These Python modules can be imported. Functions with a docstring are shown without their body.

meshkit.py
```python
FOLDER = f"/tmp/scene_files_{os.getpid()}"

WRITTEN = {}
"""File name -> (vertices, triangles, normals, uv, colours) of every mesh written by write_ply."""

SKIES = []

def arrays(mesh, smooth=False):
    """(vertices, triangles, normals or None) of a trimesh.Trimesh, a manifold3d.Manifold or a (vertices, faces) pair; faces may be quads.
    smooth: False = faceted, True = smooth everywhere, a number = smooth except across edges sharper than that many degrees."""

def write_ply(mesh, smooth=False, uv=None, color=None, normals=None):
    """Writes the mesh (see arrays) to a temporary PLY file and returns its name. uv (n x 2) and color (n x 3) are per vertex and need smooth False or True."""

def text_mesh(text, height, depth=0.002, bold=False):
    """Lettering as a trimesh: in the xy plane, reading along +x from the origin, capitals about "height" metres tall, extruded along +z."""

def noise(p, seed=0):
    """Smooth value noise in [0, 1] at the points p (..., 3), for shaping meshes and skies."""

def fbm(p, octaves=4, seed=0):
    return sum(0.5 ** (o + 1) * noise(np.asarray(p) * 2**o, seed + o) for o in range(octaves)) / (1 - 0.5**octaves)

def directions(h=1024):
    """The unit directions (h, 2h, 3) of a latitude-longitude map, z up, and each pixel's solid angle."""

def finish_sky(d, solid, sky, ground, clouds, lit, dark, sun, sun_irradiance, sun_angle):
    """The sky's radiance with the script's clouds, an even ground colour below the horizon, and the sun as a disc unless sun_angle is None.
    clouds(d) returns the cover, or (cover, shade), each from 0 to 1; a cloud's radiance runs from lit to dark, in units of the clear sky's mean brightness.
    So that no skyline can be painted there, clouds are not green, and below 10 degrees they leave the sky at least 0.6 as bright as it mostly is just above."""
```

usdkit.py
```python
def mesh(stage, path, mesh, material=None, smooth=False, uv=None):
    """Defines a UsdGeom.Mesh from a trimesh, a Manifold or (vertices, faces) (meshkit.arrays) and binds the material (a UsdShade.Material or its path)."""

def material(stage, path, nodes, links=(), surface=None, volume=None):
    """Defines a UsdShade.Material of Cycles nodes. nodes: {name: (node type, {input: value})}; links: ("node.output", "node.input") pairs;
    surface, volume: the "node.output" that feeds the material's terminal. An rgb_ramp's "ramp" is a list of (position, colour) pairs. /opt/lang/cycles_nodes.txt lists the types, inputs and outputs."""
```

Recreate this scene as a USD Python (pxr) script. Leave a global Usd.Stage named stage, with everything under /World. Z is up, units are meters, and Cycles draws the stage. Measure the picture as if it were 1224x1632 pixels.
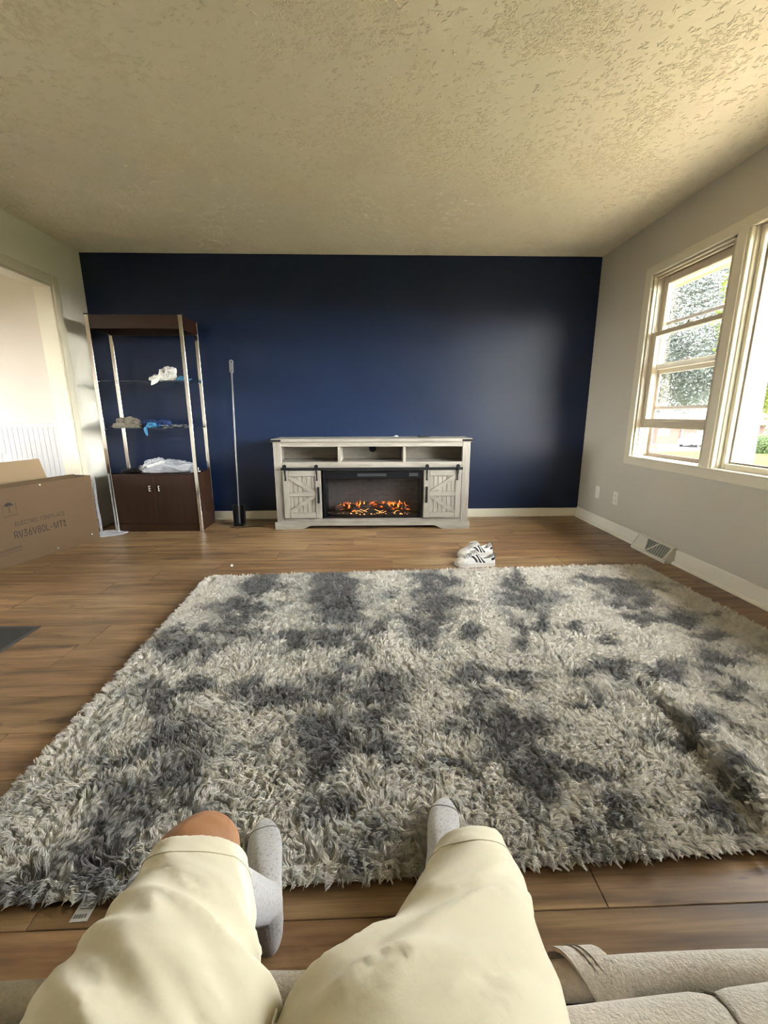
import math, random
import numpy as np
import trimesh, usdkit, meshkit
import manifold3d as m3
import shapely.geometry as sg
from shapely import affinity
from pxr import Usd, UsdGeom, UsdLux, UsdShade, Gf, Sdf, Vt

rng = np.random.default_rng(7)
random.seed(7)
PI = math.pi
stage = Usd.Stage.CreateInMemory()
UsdGeom.Xform.Define(stage, '/World')
UsdGeom.Scope.Define(stage, '/World/Looks')

# ------------------------------------------------------------------ camera, sky, sun, exposure
F_PX, YAW, PITCH, ROLL, ZC = 672.05, 0.031389, 0.225681, -0.0031557, 1.03056
XL, XR, D, H = -2.557, 2.1465, 4.227, 2.44
EXPOSURE = 3.66
SKY_STRENGTH = 0.20
SUN_POWER = 6.0
fw = np.array([math.sin(YAW) * math.cos(PITCH), math.cos(YAW) * math.cos(PITCH), -math.sin(PITCH)])
rt = np.array([math.cos(YAW), -math.sin(YAW), 0.0])
up = np.cross(rt, fw)
rt, up = rt * math.cos(ROLL) + up * math.sin(ROLL), -rt * math.sin(ROLL) + up * math.cos(ROLL)
cam = UsdGeom.Camera.Define(stage, '/World/camera')
cam.CreateHorizontalApertureAttr(36.0)
cam.CreateFocalLengthAttr(36.0 * F_PX / 1224)
cam.CreateClippingRangeAttr((0.05, 1000.0))
cam.CreateExposureAttr(EXPOSURE)
UsdGeom.Xformable(cam).AddTransformOp().Set(Gf.Matrix4d(*rt, 0, *up, 0, *(-fw), 0, 0, 0, ZC, 1))

SUN_AZ, SUN_EL = math.radians(200), math.radians(56)      # direction towards the sun: behind the camera and a little to the left
sky_mat = usdkit.material(stage, '/World/Looks/sky', {
    's': ('sky_texture', {'sky_type': 'multiple_scattering', 'sun_disc': False, 'sun_elevation': SUN_EL, 'sun_rotation': 2.6, 'aerosol_density': 2.5}),
    'h': ('hsv', {'saturation': 0.30}),
    't': ('mix', {'mix_type': 'multiply', 'fac': 1.0, 'color2': (1.0, 0.965, 0.90)}),
    'b': ('background_shader', {'strength': SKY_STRENGTH})},
    [('s.color', 'h.color'), ('h.color', 't.color1'), ('t.color', 'b.color')], surface='b.background')
dome = UsdLux.DomeLight.Define(stage, '/World/sky')
UsdShade.MaterialBindingAPI.Apply(dome.GetPrim()).Bind(sky_mat)
sun = UsdLux.DistantLight.Define(stage, '/World/sun')
sun.CreateIntensityAttr(SUN_POWER)
sun.CreateAngleAttr(0.6)
sun.CreateColorAttr((1.0, 0.94, 0.84))
sd = np.array([math.cos(SUN_EL) * math.sin(SUN_AZ), math.cos(SUN_EL) * math.cos(SUN_AZ), math.sin(SUN_EL)])   # azimuth from +y towards +x
sx = np.cross([0, 0, 1.0], sd); sx /= np.linalg.norm(sx); sy = np.cross(sd, sx)
UsdGeom.Xformable(sun).AddTransformOp().Set(Gf.Matrix4d(*sx, 0, *sy, 0, *sd, 0, 0, 0, 30, 1))

# ------------------------------------------------------------------ scene helpers
MATS, COUNT, MATRIX = {}, {}, {}


def path_for(name, parent='/World'):
    k = (parent, name)
    n = COUNT.get(k, 0)
    COUNT[k] = n + 1
    return f'{parent}/{name}' + (f'_{n:03d}' if n else '')


def meta(prim, label=None, cat=None, group=None, kind=None):
    for k, v in (('label', label), ('category', cat), ('group', group), ('kind', kind)):
        if v:
            prim.SetCustomDataByKey(k, v)
    return prim


def thing(name, label=None, cat=None, loc=(0, 0, 0), rotz=0.0, group=None, kind=None, parent='/World'):
    p = path_for(name, parent)
    x = UsdGeom.Xform.Define(stage, p)
    M4 = np.eye(4)
    c, s = math.cos(rotz), math.sin(rotz)
    M4[:2, :2] = [[c, -s], [s, c]]
    M4[:3, 3] = loc
    if tuple(loc) != (0, 0, 0) or rotz:
        x.AddTranslateOp().Set(Gf.Vec3d(*map(float, loc)))
        x.AddRotateZOp().Set(math.degrees(rotz))
    MATRIX[p] = MATRIX.get(parent, np.eye(4)) @ M4
    meta(x.GetPrim(), label, cat, group, kind)
    return p


def obj(name, mesh, mat, parent='/World', smooth=False, world=False, label=None, cat=None, group=None, kind=None):
    if isinstance(mesh, (list,)):
        mesh = join(mesh)
    if hasattr(mesh, 'to_mesh'):
        mesh = from_man(mesh)
    if world and parent in MATRIX:
        mesh = mesh.copy()
        mesh.apply_transform(np.linalg.inv(MATRIX[parent]))
    p = path_for(name, parent)
    prim = usdkit.mesh(stage, p, mesh, MATS[mat], smooth=smooth).GetPrim()
    MATRIX[p] = MATRIX.get(parent, np.eye(4))
    meta(prim, label, cat, group, kind)
    return p


def copy_of(src, loc, rotz, label, group=None, scale=None):
    base = src.rsplit('/', 1)[1]
    p = path_for(base)
    x = UsdGeom.Xform.Define(stage, p)
    sp = stage.GetPrimAtPath(src)
    x.GetPrim().GetReferences().AddInternalReference(src)
    x.SetXformOpOrder([])
    M = Gf.Matrix4d(1.0)
    r = Gf.Matrix4d().SetRotate(Gf.Rotation(Gf.Vec3d(0, 0, 1), math.degrees(rotz)))
    s = Gf.Matrix4d().SetScale(Gf.Vec3d(*(scale or (1, 1, 1))))
    M = s * r * Gf.Matrix4d().SetTranslate(Gf.Vec3d(*map(float, loc)))
    x.AddTransformOp(opSuffix='copy').Set(M)
    x.GetPrim().SetInstanceable(True)
    cd = sp.GetCustomData()
    meta(x.GetPrim(), label, cd.get('category'), group or cd.get('group'), cd.get('kind'))
    return p


# ------------------------------------------------------------------ mesh helpers
def join(parts):
    return trimesh.util.concatenate([from_man(x) if hasattr(x, 'to_mesh') else x for x in parts])


def from_man(m):
    q = m.to_mesh()
    return trimesh.Trimesh(np.asarray(q.vert_properties[:, :3], float), np.asarray(q.tri_verts), process=False)


def to_man(t):
    return m3.Manifold(m3.Mesh(vert_properties=np.asarray(t.vertices, np.float32), tri_verts=np.asarray(t.faces, np.uint32)))


def bx(x0, x1, y0, y1, z0, z1, b=0.003):
    """A box between two corners with chamfered edges."""
    x0, x1 = min(x0, x1), max(x0, x1)
    y0, y1 = min(y0, y1), max(y0, y1)
    z0, z1 = min(z0, z1), max(z0, z1)
    lo, hi = np.array([x0, y0, z0]), np.array([x1, y1, z1])
    b = min(b, 0.45 * float((hi - lo).min()))
    if b <= 0:
        m = trimesh.creation.box(hi - lo)
        m.apply_translation((lo + hi) / 2)
        return m
    pts = []
    for c in np.ndindex(2, 2, 2):
        p = np.where(np.array(c) > 0, hi, lo)
        s = np.where(np.array(c) > 0, -1, 1) * b
        for k in range(3):
            q = p + s
            q[k] = p[k]
            pts.append(q)
    return trimesh.convex.convex_hull(np.array(pts))


def rb(x0, x1, y0, y1, z0, z1, r, n=12):
    """A rounded box: the hull of eight balls."""
    s = m3.Manifold.sphere(r, n)
    lo, hi = np.array([x0, y0, z0]) + r, np.array([x1, y1, z1]) - r
    return from_man(m3.Manifold.batch_hull([s.translate(list(np.where(np.array(c) > 0, hi, lo))) for c in np.ndindex(2, 2, 2)]))


def mbox(x0, x1, y0, y1, z0, z1):
    return m3.Manifold.cube([x1 - x0, y1 - y0, z1 - z0]).translate([x0, y0, z0])


def mcyl(r, a, b, n=24):
    a, b = np.array(a, float), np.array(b, float)
    return to_man(cyl(r, a, b, n))


def cyl(r, a, b, n=16):
    return trimesh.creation.cylinder(radius=r, segment=[a, b], sections=n)


def tube(pts, rad, n=8, cap=True, up0=(0, 0, 1), flat=1.0):
    """A swept tube along pts; rad one number or one for each point (or pairs: across, along up)."""
    pts = np.asarray(pts, float)
    rad = np.broadcast_to(np.asarray(rad, float).reshape(-1, 1) if np.ndim(rad) == 1 else rad, (len(pts), 1) if np.ndim(rad) < 2 else (len(pts), 2))
    if rad.shape[1] == 1:
        rad = np.hstack([rad, rad * flat])
    T = np.gradient(pts, axis=0)
    T /= np.linalg.norm(T, axis=1, keepdims=True) + 1e-12
    U = np.array(up0, float)
    if abs(U @ T[0]) > 0.95:
        U = np.array([1.0, 0, 0])
    a = np.arange(n) * 2 * PI / n
    V = []
    for p, t, (ra, rb_) in zip(pts, T, rad):
        U = U - t * (U @ t)
        U /= np.linalg.norm(U) + 1e-12
        S = np.cross(t, U)
        V.append(p + np.outer(np.cos(a), S) * ra + np.outer(np.sin(a), U) * rb_)
    V = np.vstack(V)
    Fc = []
    m = len(pts)
    for i in range(m - 1):
        for j in range(n):
            k = (j + 1) % n
            A, B, C, E_ = i * n + j, i * n + k, (i + 1) * n + k, (i + 1) * n + j
            Fc += [[A, B, C], [A, C, E_]]
    if cap:
        V = np.vstack([V, pts[0], pts[-1]])
        for j in range(n):
            k = (j + 1) % n
            Fc += [[m * n, k, j], [m * n + 1, (m - 1) * n + j, (m - 1) * n + k]]
    return trimesh.Trimesh(V, Fc, process=False)


def extrude(poly, depth, plane='xz', at=0.0):
    """A shapely polygon pushed out: plane xz -> thickness along +y from at; yz -> along +x; xy -> along +z."""
    m = trimesh.creation.extrude_polygon(poly, depth, engine='earcut')
    v = m.vertices.copy()
    if plane == 'xz':
        m.vertices = np.stack([v[:, 0], at + v[:, 2], v[:, 1]], 1); m.invert()
    elif plane == 'yz':
        m.vertices = np.stack([at + v[:, 2], v[:, 0], v[:, 1]], 1)
    else:
        m.vertices = v + [0, 0, at]
    return m


def lathe(profile, n=20):
    return trimesh.creation.revolve(np.array(profile, float), sections=n)


def moved(m, x=0, y=0, z=0, rz=0, rx=0, ry=0, s=None):
    m = m.copy()
    if s is not None:
        m.apply_scale(s)
    T = trimesh.transformations
    if rx: m.apply_transform(T.rotation_matrix(rx, [1, 0, 0]))
    if ry: m.apply_transform(T.rotation_matrix(ry, [0, 1, 0]))
    if rz: m.apply_transform(T.rotation_matrix(rz, [0, 0, 1]))
    m.apply_translation([x, y, z])
    return m


def crumple(sx_, sy_, sz_, seed, sub=4, amp=0.35, freq=3.0, sharp=True):
    """A crumpled lump standing on z = 0."""
    m = trimesh.creation.icosphere(sub, 1.0)
    v = m.vertices.copy()
    n = meshkit.fbm(v * freq + 11.3 * seed, 3, seed)
    if sharp:
        n = 1 - np.abs(2 * n - 1) * 1.6
    low = meshkit.fbm(v * 1.2 + 5.1 * seed, 2, seed + 9)
    v = v * (1 + amp * (n - 0.5)[:, None] + 0.9 * (low - 0.5)[:, None])
    v = v * [sx_, sy_, sz_]
    v[:, 2] = np.maximum(v[:, 2] + 0.35 * sz_, 0.0005 + 0.002 * n)
    m.vertices = v
    return m


def sheet(nx, ny, fn, thick=0.0012):
    """A thin cloth or film: fn(u, v) -> points, closed with a back side."""
    u, v = np.meshgrid(np.linspace(0, 1, nx), np.linspace(0, 1, ny), indexing='ij')
    P = fn(u, v)
    du, dv = np.gradient(P, axis=0), np.gradient(P, axis=1)
    N = np.cross(du, dv)
    N /= np.linalg.norm(N, axis=-1, keepdims=True) + 1e-12
    A, B = (P + N * thick / 2).reshape(-1, 3), (P - N * thick / 2).reshape(-1, 3)
    idx = np.arange(nx * ny).reshape(nx, ny)
    a, b, c, d = idx[:-1, :-1].ravel(), idx[1:, :-1].ravel(), idx[1:, 1:].ravel(), idx[:-1, 1:].ravel()
    top = np.vstack([np.stack([a, b, c], 1), np.stack([a, c, d], 1)])
    k = nx * ny
    Fs = [top, top[:, ::-1] + k]
    loop = np.concatenate([idx[:, 0], idx[-1, 1:], idx[-2::-1, -1], idx[0, -2:0:-1]])
    nxt = np.roll(loop, -1)
    Fs += [np.stack([loop, loop + k, nxt + k], 1), np.stack([loop, nxt + k, nxt], 1)]
    return trimesh.Trimesh(np.vstack([A, B]), np.vstack(Fs), process=False)


# ------------------------------------------------------------------ materials
def M(name, color=(.8, .8, .8), rough=.5, metal=0.0, color2=None, scale=8.0, stretch=None, lohi=(.35, .65), detail=4.0, bump=None, bump_stretch=None, spec=.5, sheen=0.0, off=(0, 0, 0), random_=0.0, coat=0.0, emit=None, distortion=0.0, trans=0.0):
    nodes = {'p': ('principled_bsdf', {'base_color': color, 'roughness': rough, 'metallic': metal, 'specular_ior_level': spec, 'sheen_weight': sheen, 'coat_weight': coat, 'transmission_weight': trans})}
    links = []
    if emit:
        nodes['p'][1]['emission_color'] = emit[0]
        nodes['p'][1]['emission_strength'] = emit[1]
    if color2 is not None or bump:
        nodes['tc'] = ('texture_coordinate', {})
    last = None
    if color2 is not None:
        nodes['mp'] = ('mapping', {'scale': stretch or (1, 1, 1), 'location': off})
        nodes['n'] = ('noise_texture', {'scale': scale, 'detail': detail, 'roughness': .6, 'distortion': distortion})
        nodes['r'] = ('rgb_ramp', {'ramp': [(lohi[0], color), (lohi[1], color2)]})
        links += [('tc.object', 'mp.vector'), ('mp.vector', 'n.vector'), ('n.fac', 'r.fac'), ('r.color', 'p.base_color')]
        last = 'r.color'
    if random_:
        nodes['oi'] = ('object_info', {})
        nodes['mr'] = ('map_range', {'from_min': 0.0, 'from_max': 1.0, 'to_min': 1 - random_, 'to_max': 1 + random_})
        nodes['hv'] = ('hsv', {'color': color})
        links += [('oi.random', 'mr.value'), ('mr.result', 'hv.value')]
        if last:
            links = [x for x in links if x != (last, 'p.base_color')] + [(last, 'hv.color')]
        links.append(('hv.color', 'p.base_color'))
    if bump:
        bs, strength, dist = bump[:3]
        nodes['bm'] = ('mapping', {'scale': bump_stretch or (1, 1, 1)})
        nodes['bn'] = ('noise_texture', {'scale': bs, 'detail': bump[3] if len(bump) > 3 else 3.0, 'roughness': .6})
        nodes['b'] = ('bump', {'strength': strength, 'distance': dist})
        links += [('tc.object', 'bm.vector'), ('bm.vector', 'bn.vector'), ('bn.fac', 'b.height'), ('b.normal', 'p.normal')]
    MATS[name] = usdkit.material(stage, f'/World/Looks/{name}', nodes, links, surface='p.BSDF')


def pane_mat(name, tint=(1, 1, 1), rough=0.0, ior=1.5, diffuse=None, fac=None):
    nodes = {'t': ('transparent_bsdf', {'color': tint}), 'g': ('glossy_bsdf', {'color': (1, 1, 1), 'roughness': rough}),
             'lw': ('layer_weight', {'blend': .5}), 'pw': ('math', {'math_type': 'power', 'value2': 5.0}),
             'f': ('math', {'math_type': 'multiply_add', 'value2': .9, 'value3': ((ior - 1) / (ior + 1)) ** 2}), 'm': ('mix_closure', {})}
    links = [('lw.facing', 'pw.value1'), ('pw.value', 'f.value1'), ('f.value', 'm.fac'), ('t.BSDF', 'm.closure1'), ('g.BSDF', 'm.closure2')]
    out = 'm.closure'
    if diffuse:
        nodes['d'] = ('principled_bsdf', {'base_color': diffuse, 'roughness': .25})
        nodes['m2'] = ('mix_closure', {'fac': fac})
        links += [('m.closure', 'm2.closure1'), ('d.BSDF', 'm2.closure2')]
        out = 'm2.closure'
    MATS[name] = usdkit.material(stage, f'/World/Looks/{name}', nodes, links, surface=out)


# painted shell
M('wall_greige_backlit', (.53, .485, .40), .55, bump=(160, .10, .002, 2))  # greige wall paint, its tone also lowered for the backlit window wall
M('wall_blush', (.66, .585, .51), .6)
M('wall_white_lifted', (.84, .80, .695), .55, bump=(160, .10, .002, 2))  # paler copy of the wall paint, lifted to stand for missing window light
M('wall_blue', (.0034, .0112, .037), .38, color2=(.0042, .0132, .042), scale=2.2, bump=(130, .28, .003, 3), spec=.38)
M('trim_white', (.78, .73, .62), .35, bump=(30, .04, .002))
M('trim_window', (.68, .62, .48), .35, bump=(30, .04, .002))
M('sash_tan', (.50, .435, .325), .4, bump=(30, .05, .002))
M('trim_cream', (.74, .68, .54), .35, bump=(30, .05, .002))
M('wainscot_white', (.54, .53, .535), .4)
M('roof_dark', (.12, .10, .09), .8)
# ceiling plaster: stomped and trowelled ridges
M('ceiling_plaster', (.80, .735, .56), .8, color2=(.825, .76, .58), scale=1.1, bump=(34, .30, .006, 4), spec=.25)


def wood_floor(name, off, tone, warm):
    d = np.array([.070, .038, .018]) * tone
    m = np.array([.180, .102, .047]) * tone * np.array([1, warm, warm * .97])
    l = np.array([.295, .185, .091]) * tone * np.array([1, warm, warm * .97])
    MATS[name] = usdkit.material(stage, f'/World/Looks/{name}', {
        'tc': ('texture_coordinate', {}),
        'm1': ('mapping', {'scale': (1.1, 11.0, 1.0), 'location': off}),
        'n1': ('noise_texture', {'scale': 1.6, 'detail': 5.0, 'roughness': .55, 'distortion': .5}),
        'm2': ('mapping', {'scale': (2.5, 95.0, 1.0), 'location': off}),
        'n2': ('noise_texture', {'scale': 1.6, 'detail': 3.0, 'roughness': .6}),
        'm3': ('mapping', {'scale': (1.6, 7.0, 1.0), 'location': off}),
        'n3': ('noise_texture', {'scale': 1.3, 'detail': 6.0, 'roughness': .65, 'distortion': 1.3}),
        'r1': ('rgb_ramp', {'ramp': [(.30, tuple(d * 1.25)), (.44, tuple(m)), (.62, tuple(l))]}),
        'r2': ('rgb_ramp', {'ramp': [(.33, (.80, .78, .76)), (.6, (1.05, 1.05, 1.05))]}),
        'r3': ('rgb_ramp', {'ramp': [(.33, (.36, .31, .28)), (.40, (1, 1, 1))]}),
        'x1': ('mix', {'mix_type': 'multiply', 'fac': 1.0}),
        'x2': ('mix', {'mix_type': 'multiply', 'fac': .9}),
        'b': ('bump', {'strength': .12, 'distance': .002}),
        'p': ('principled_bsdf', {'roughness': .38, 'specular_ior_level': .45})},
        [('tc.object', 'm1.vector'), ('m1.vector', 'n1.vector'), ('tc.object', 'm2.vector'), ('m2.vector', 'n2.vector'), ('tc.object', 'm3.vector'), ('m3.vector', 'n3.vector'),
         ('n1.fac', 'r1.fac'), ('n2.fac', 'r2.fac'), ('n3.fac', 'r3.fac'), ('r1.color', 'x1.color1'), ('r2.color', 'x1.color2'), ('x1.color', 'x2.color1'), ('r3.color', 'x2.color2'),
         ('x2.color', 'p.base_color'), ('n2.fac', 'b.height'), ('b.normal', 'p.normal')], surface='p.BSDF')


NPLANK = 9
for i in range(NPLANK):
    wood_floor(f'plank_wood_{i}', (3.7 * i, 5.3 * i, 1.9 * i), [1.0, .86, 1.12, .94, 1.05, .8, 1.0, 1.18, .9][i], [1.0, .96, 1.03, 1.0, .93, .97, 1.05, 1.0, .94][i])

# furniture
M('white_oak', (.32, .288, .24), .55, color2=(.215, .192, .16), scale=2.2, stretch=(2, 14, 14), lohi=(.42, .72), bump=(40, .08, .002), detail=6)
M('white_oak_upright', (.32, .288, .24), .55, color2=(.215, .192, .16), scale=2.2, stretch=(14, 14, 2), lohi=(.42, .72), bump=(40, .08, .002), detail=6)
M('black_iron', (.008, .008, .009), .5, spec=.2)
M('black_plastic', (.006, .006, .007), .4, spec=.25)
M('firebox_black', (.004, .004, .005), .35, spec=.25)
M('vent_grey', (.032, .032, .034), .45)
MATS['firebrick'] = usdkit.material(stage, '/World/Looks/firebrick', {  # brick greys raised to stand for the reflection on the fire glass
    'tc': ('texture_coordinate', {}), 'mp': ('mapping', {'rotation': (PI / 2, 0, 0)}),
    'b': ('brick_texture', {'color1': (.086, .078, .073), 'color2': (.076, .069, .066), 'mortar': (.066, .060, .058), 'scale': 5.5, 'mortar_size': .03}),
    'p': ('principled_bsdf', {'roughness': .7})}, [('tc.object', 'mp.vector'), ('mp.vector', 'b.vector'), ('b.color', 'p.base_color')], surface='p.BSDF')
MATS['glow_log'] = usdkit.material(stage, '/World/Looks/glow_log', {
    'tc': ('texture_coordinate', {}), 'n': ('noise_texture', {'scale': 26.0, 'detail': 4.0}),
    'r': ('rgb_ramp', {'ramp': [(.55, (0, 0, 0)), (.62, (1, .16, .02)), (.72, (1, .45, .08))]}),
    'c': ('rgb_ramp', {'ramp': [(.4, (.03, .028, .027)), (.6, (.008, .007, .007))]}),
    'p': ('principled_bsdf', {'roughness': .8, 'emission_strength': .12})},
    [('tc.object', 'n.vector'), ('n.fac', 'r.fac'), ('r.color', 'p.emission_color'), ('n.fac', 'c.fac'), ('c.color', 'p.base_color')], surface='p.BSDF')
M('flame', (0, 0, 0), .5, emit=((1.0, .17, .022), .15))
M('flame_hot', (0, 0, 0), .5, emit=((1.0, .36, .06), .22))
M('ember', (0, 0, 0), .5, emit=((1.0, .42, .12), .18))
M('coal', (.010, .009, .009), .6)
M('walnut', (.026, .0105, .005), .42, spec=.3, color2=(.014, .0055, .003), scale=2.0, stretch=(16, 16, 1.5), lohi=(.35, .65), detail=6, bump=(60, .05, .001))
M('walnut_flat', (.030, .012, .0055), .42, spec=.3, color2=(.016, .0065, .003), scale=2.0, stretch=(1.5, 16, 16), lohi=(.35, .65), detail=6)
M('chrome', (.60, .57, .53), .12, 1.0)
M('chrome_knob', (.8, .8, .8), .15, 1.0)
pane_mat('shelf_glass', (.80, .90, .88), 0.0, 1.5)
pane_mat('smoked_glass', (.10, .11, .12), 0.02, 1.5)
pane_mat('window_glass', (.985, .99, .985), 0.0, 1.5)
pane_mat('fire_glass', (.93, .92, .92), 0.0, 1.3)
pane_mat('clear_plastic', (.96, .96, .97), .12, 1.5, diffuse=(.75, .75, .77), fac=.16)
pane_mat('milky_plastic', (.96, .96, .97), .15, 1.5, diffuse=(.85, .84, .84), fac=.45)
M('white_plastic_bag', (.80, .79, .76), .35, spec=.5)
M('glove_blue', (.04, .20, .38), .45)
M('glove_navy', (.018, .042, .15), .5)
M('cloth_tan', (.23, .20, .155), .85, color2=(.17, .15, .12), scale=30)
M('hardware_grey', (.30, .29, .27), .4, .4, random_=.5)
M('card_white', (.66, .64, .60), .6)
M('cardboard', (.100, .056, .0215), .75, color2=(.092, .051, .0195), scale=3.0, bump=(90, .04, .001))  # carton brown, with the shade it stands in darkened into the colour
M('cardboard_sunlit', (.36, .25, .14), .75)  # same carton board, with the side room's sun put into the colour
M('print_brown', (.030, .018, .010), .75)
M('print_dark', (.012, .008, .005), .75)
M('stain_brown', (.072, .042, .020), .8)
M('foam_white', (.85, .85, .82), .7)
M('mat_black', (.022, .022, .021), .9, color2=(.035, .034, .032), scale=200, bump=(300, .4, .002))
M('mat_border', (.05, .048, .044), .8)
M('pole_grey', (.20, .195, .19), .3, .7)
M('grip_grey', (.17, .175, .175), .45)
M('paint_metal_cream', (.66, .62, .52), .4)
M('vent_mesh', (.17, .175, .155), .6)
M('outlet_ivory', (.76, .72, .63), .35)
M('outlet_slot', (.03, .03, .03), .6)
# soft things
M('rug_backing', (.60, .57, .51), .95)
TONES = [(.95, .91, .83), (.91, .875, .795), (.80, .765, .69), (.66, .632, .572), (.52, .50, .462), (.40, .387, .362), (.30, .291, .275)]
for i, c in enumerate(TONES):
    MATS[f'pile_{i}'] = usdkit.material(stage, f'/World/Looks/pile_{i}', {
        'oi': ('object_info', {}), 'mr': ('map_range', {'to_min': .86, 'to_max': 1.14}), 'h': ('hsv', {'color': c}),
        'd': ('principled_bsdf', {'roughness': .6, 'sheen_weight': .25, 'specular_ior_level': .35}), 't': ('translucent_bsdf', {}), 'm': ('mix_closure', {'fac': .38})},
        [('oi.random', 'mr.value'), ('mr.result', 'h.value'), ('h.color', 'd.base_color'), ('h.color', 't.color'), ('d.BSDF', 'm.closure1'), ('t.BSDF', 'm.closure2')], surface='m.closure')
M('tag_white', (.72, .69, .63), .7)
M('tag_print', (.20, .19, .18), .7)
M('shorts_cream', (.64, .575, .42), .85, color2=(.68, .615, .455), scale=9, bump=(420, .10, .001), sheen=.15)
M('stitch_tan', (.50, .44, .30), .85)
M('skin', (.34, .168, .080), .5, color2=(.29, .135, .064), scale=14, lohi=(.3, .7), bump=(150, .06, .001), spec=.4)
MATS['sock_heather'] = usdkit.material(stage, '/World/Looks/sock_heather', {
    'tc': ('texture_coordinate', {}), 'n': ('noise_texture', {'scale': 190.0, 'detail': 2.0}), 'm': ('noise_texture', {'scale': 60.0, 'detail': 2.0}),
    'r': ('rgb_ramp', {'ramp': [(.30, (.27, .255, .245)), (.40, (.43, .41, .39)), (.6, (.49, .47, .45))]}),
    'b': ('bump', {'strength': .2, 'distance': .001}), 'p': ('principled_bsdf', {'roughness': .9, 'sheen_weight': .2})},
    [('tc.object', 'n.vector'), ('tc.object', 'm.vector'), ('n.fac', 'r.fac'), ('r.color', 'p.base_color'), ('n.fac', 'b.height'), ('b.normal', 'p.normal')], surface='p.BSDF')
M('sock_seam', (.20, .19, .18), .9)
M('shirt_grey', (.30, .30, .31), .9)
M('sofa_fabric', (.58, .53, .445), .92, color2=(.47, .425, .35), scale=150, lohi=(.35, .65), bump=(260, .75, .003, 2), sheen=.25)
M('sofa_seam', (.20, .18, .145), .9)
M('sofa_dark', (.020, .018, .016), .9)
M('shoe_white', (.66, .65, .63), .42)
M('shoe_toe', (.58, .54, .46), .5)
M('shoe_sole', (.55, .52, .46), .55)
M('shoe_stripe', (.010, .010, .012), .45)
M('shoe_lining', (.17, .115, .075), .8)
M('lace_white', (.70, .69, .67), .7)
# outdoors
M('grass', (.058, .064, .021), .9, color2=(.072, .077, .029), spec=0.0, scale=1.5, bump=(30, .5, .05))
M('concrete_warm', (.37, .30, .215), .85, color2=(.32, .255, .185), scale=3)
M('street', (.09, .087, .083), .9, spec=0.0)
MATS['far_brick'] = usdkit.material(stage, '/World/Looks/far_brick', {
    'tc': ('texture_coordinate', {}), 'mp': ('mapping', {'rotation': (PI / 2, 0, 0)}),
    'b': ('brick_texture', {'color1': (.085, .026, .013), 'color2': (.07, .021, .011), 'mortar': (.10, .065, .05), 'scale': 1.0, 'mortar_size': .012, 'brick_width': .24, 'row_height': .08}),
    'p': ('principled_bsdf', {'roughness': .85})}, [('tc.object', 'mp.vector'), ('mp.vector', 'b.vector'), ('b.color', 'p.base_color')], surface='p.BSDF')
M('far_roof', (.085, .055, .048), .9, color2=(.07, .046, .04), scale=3)
M('far_white', (.15, .15, .15), .5)
M('far_glass', (.06, .07, .08), .1)
M('car_white', (.26, .265, .275), .25, coat=.6)
M('car_silver', (.16, .175, .18), .25, .3, coat=.6)
M('tyre', (.015, .015, .016), .8)
M('bark', (.10, .075, .055), .9, color2=(.06, .045, .035), scale=12)
M('soffit_cream', (.52, .45, .27), .6)
M('storm_alu', (.26, .215, .175), .45, .2)


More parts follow.
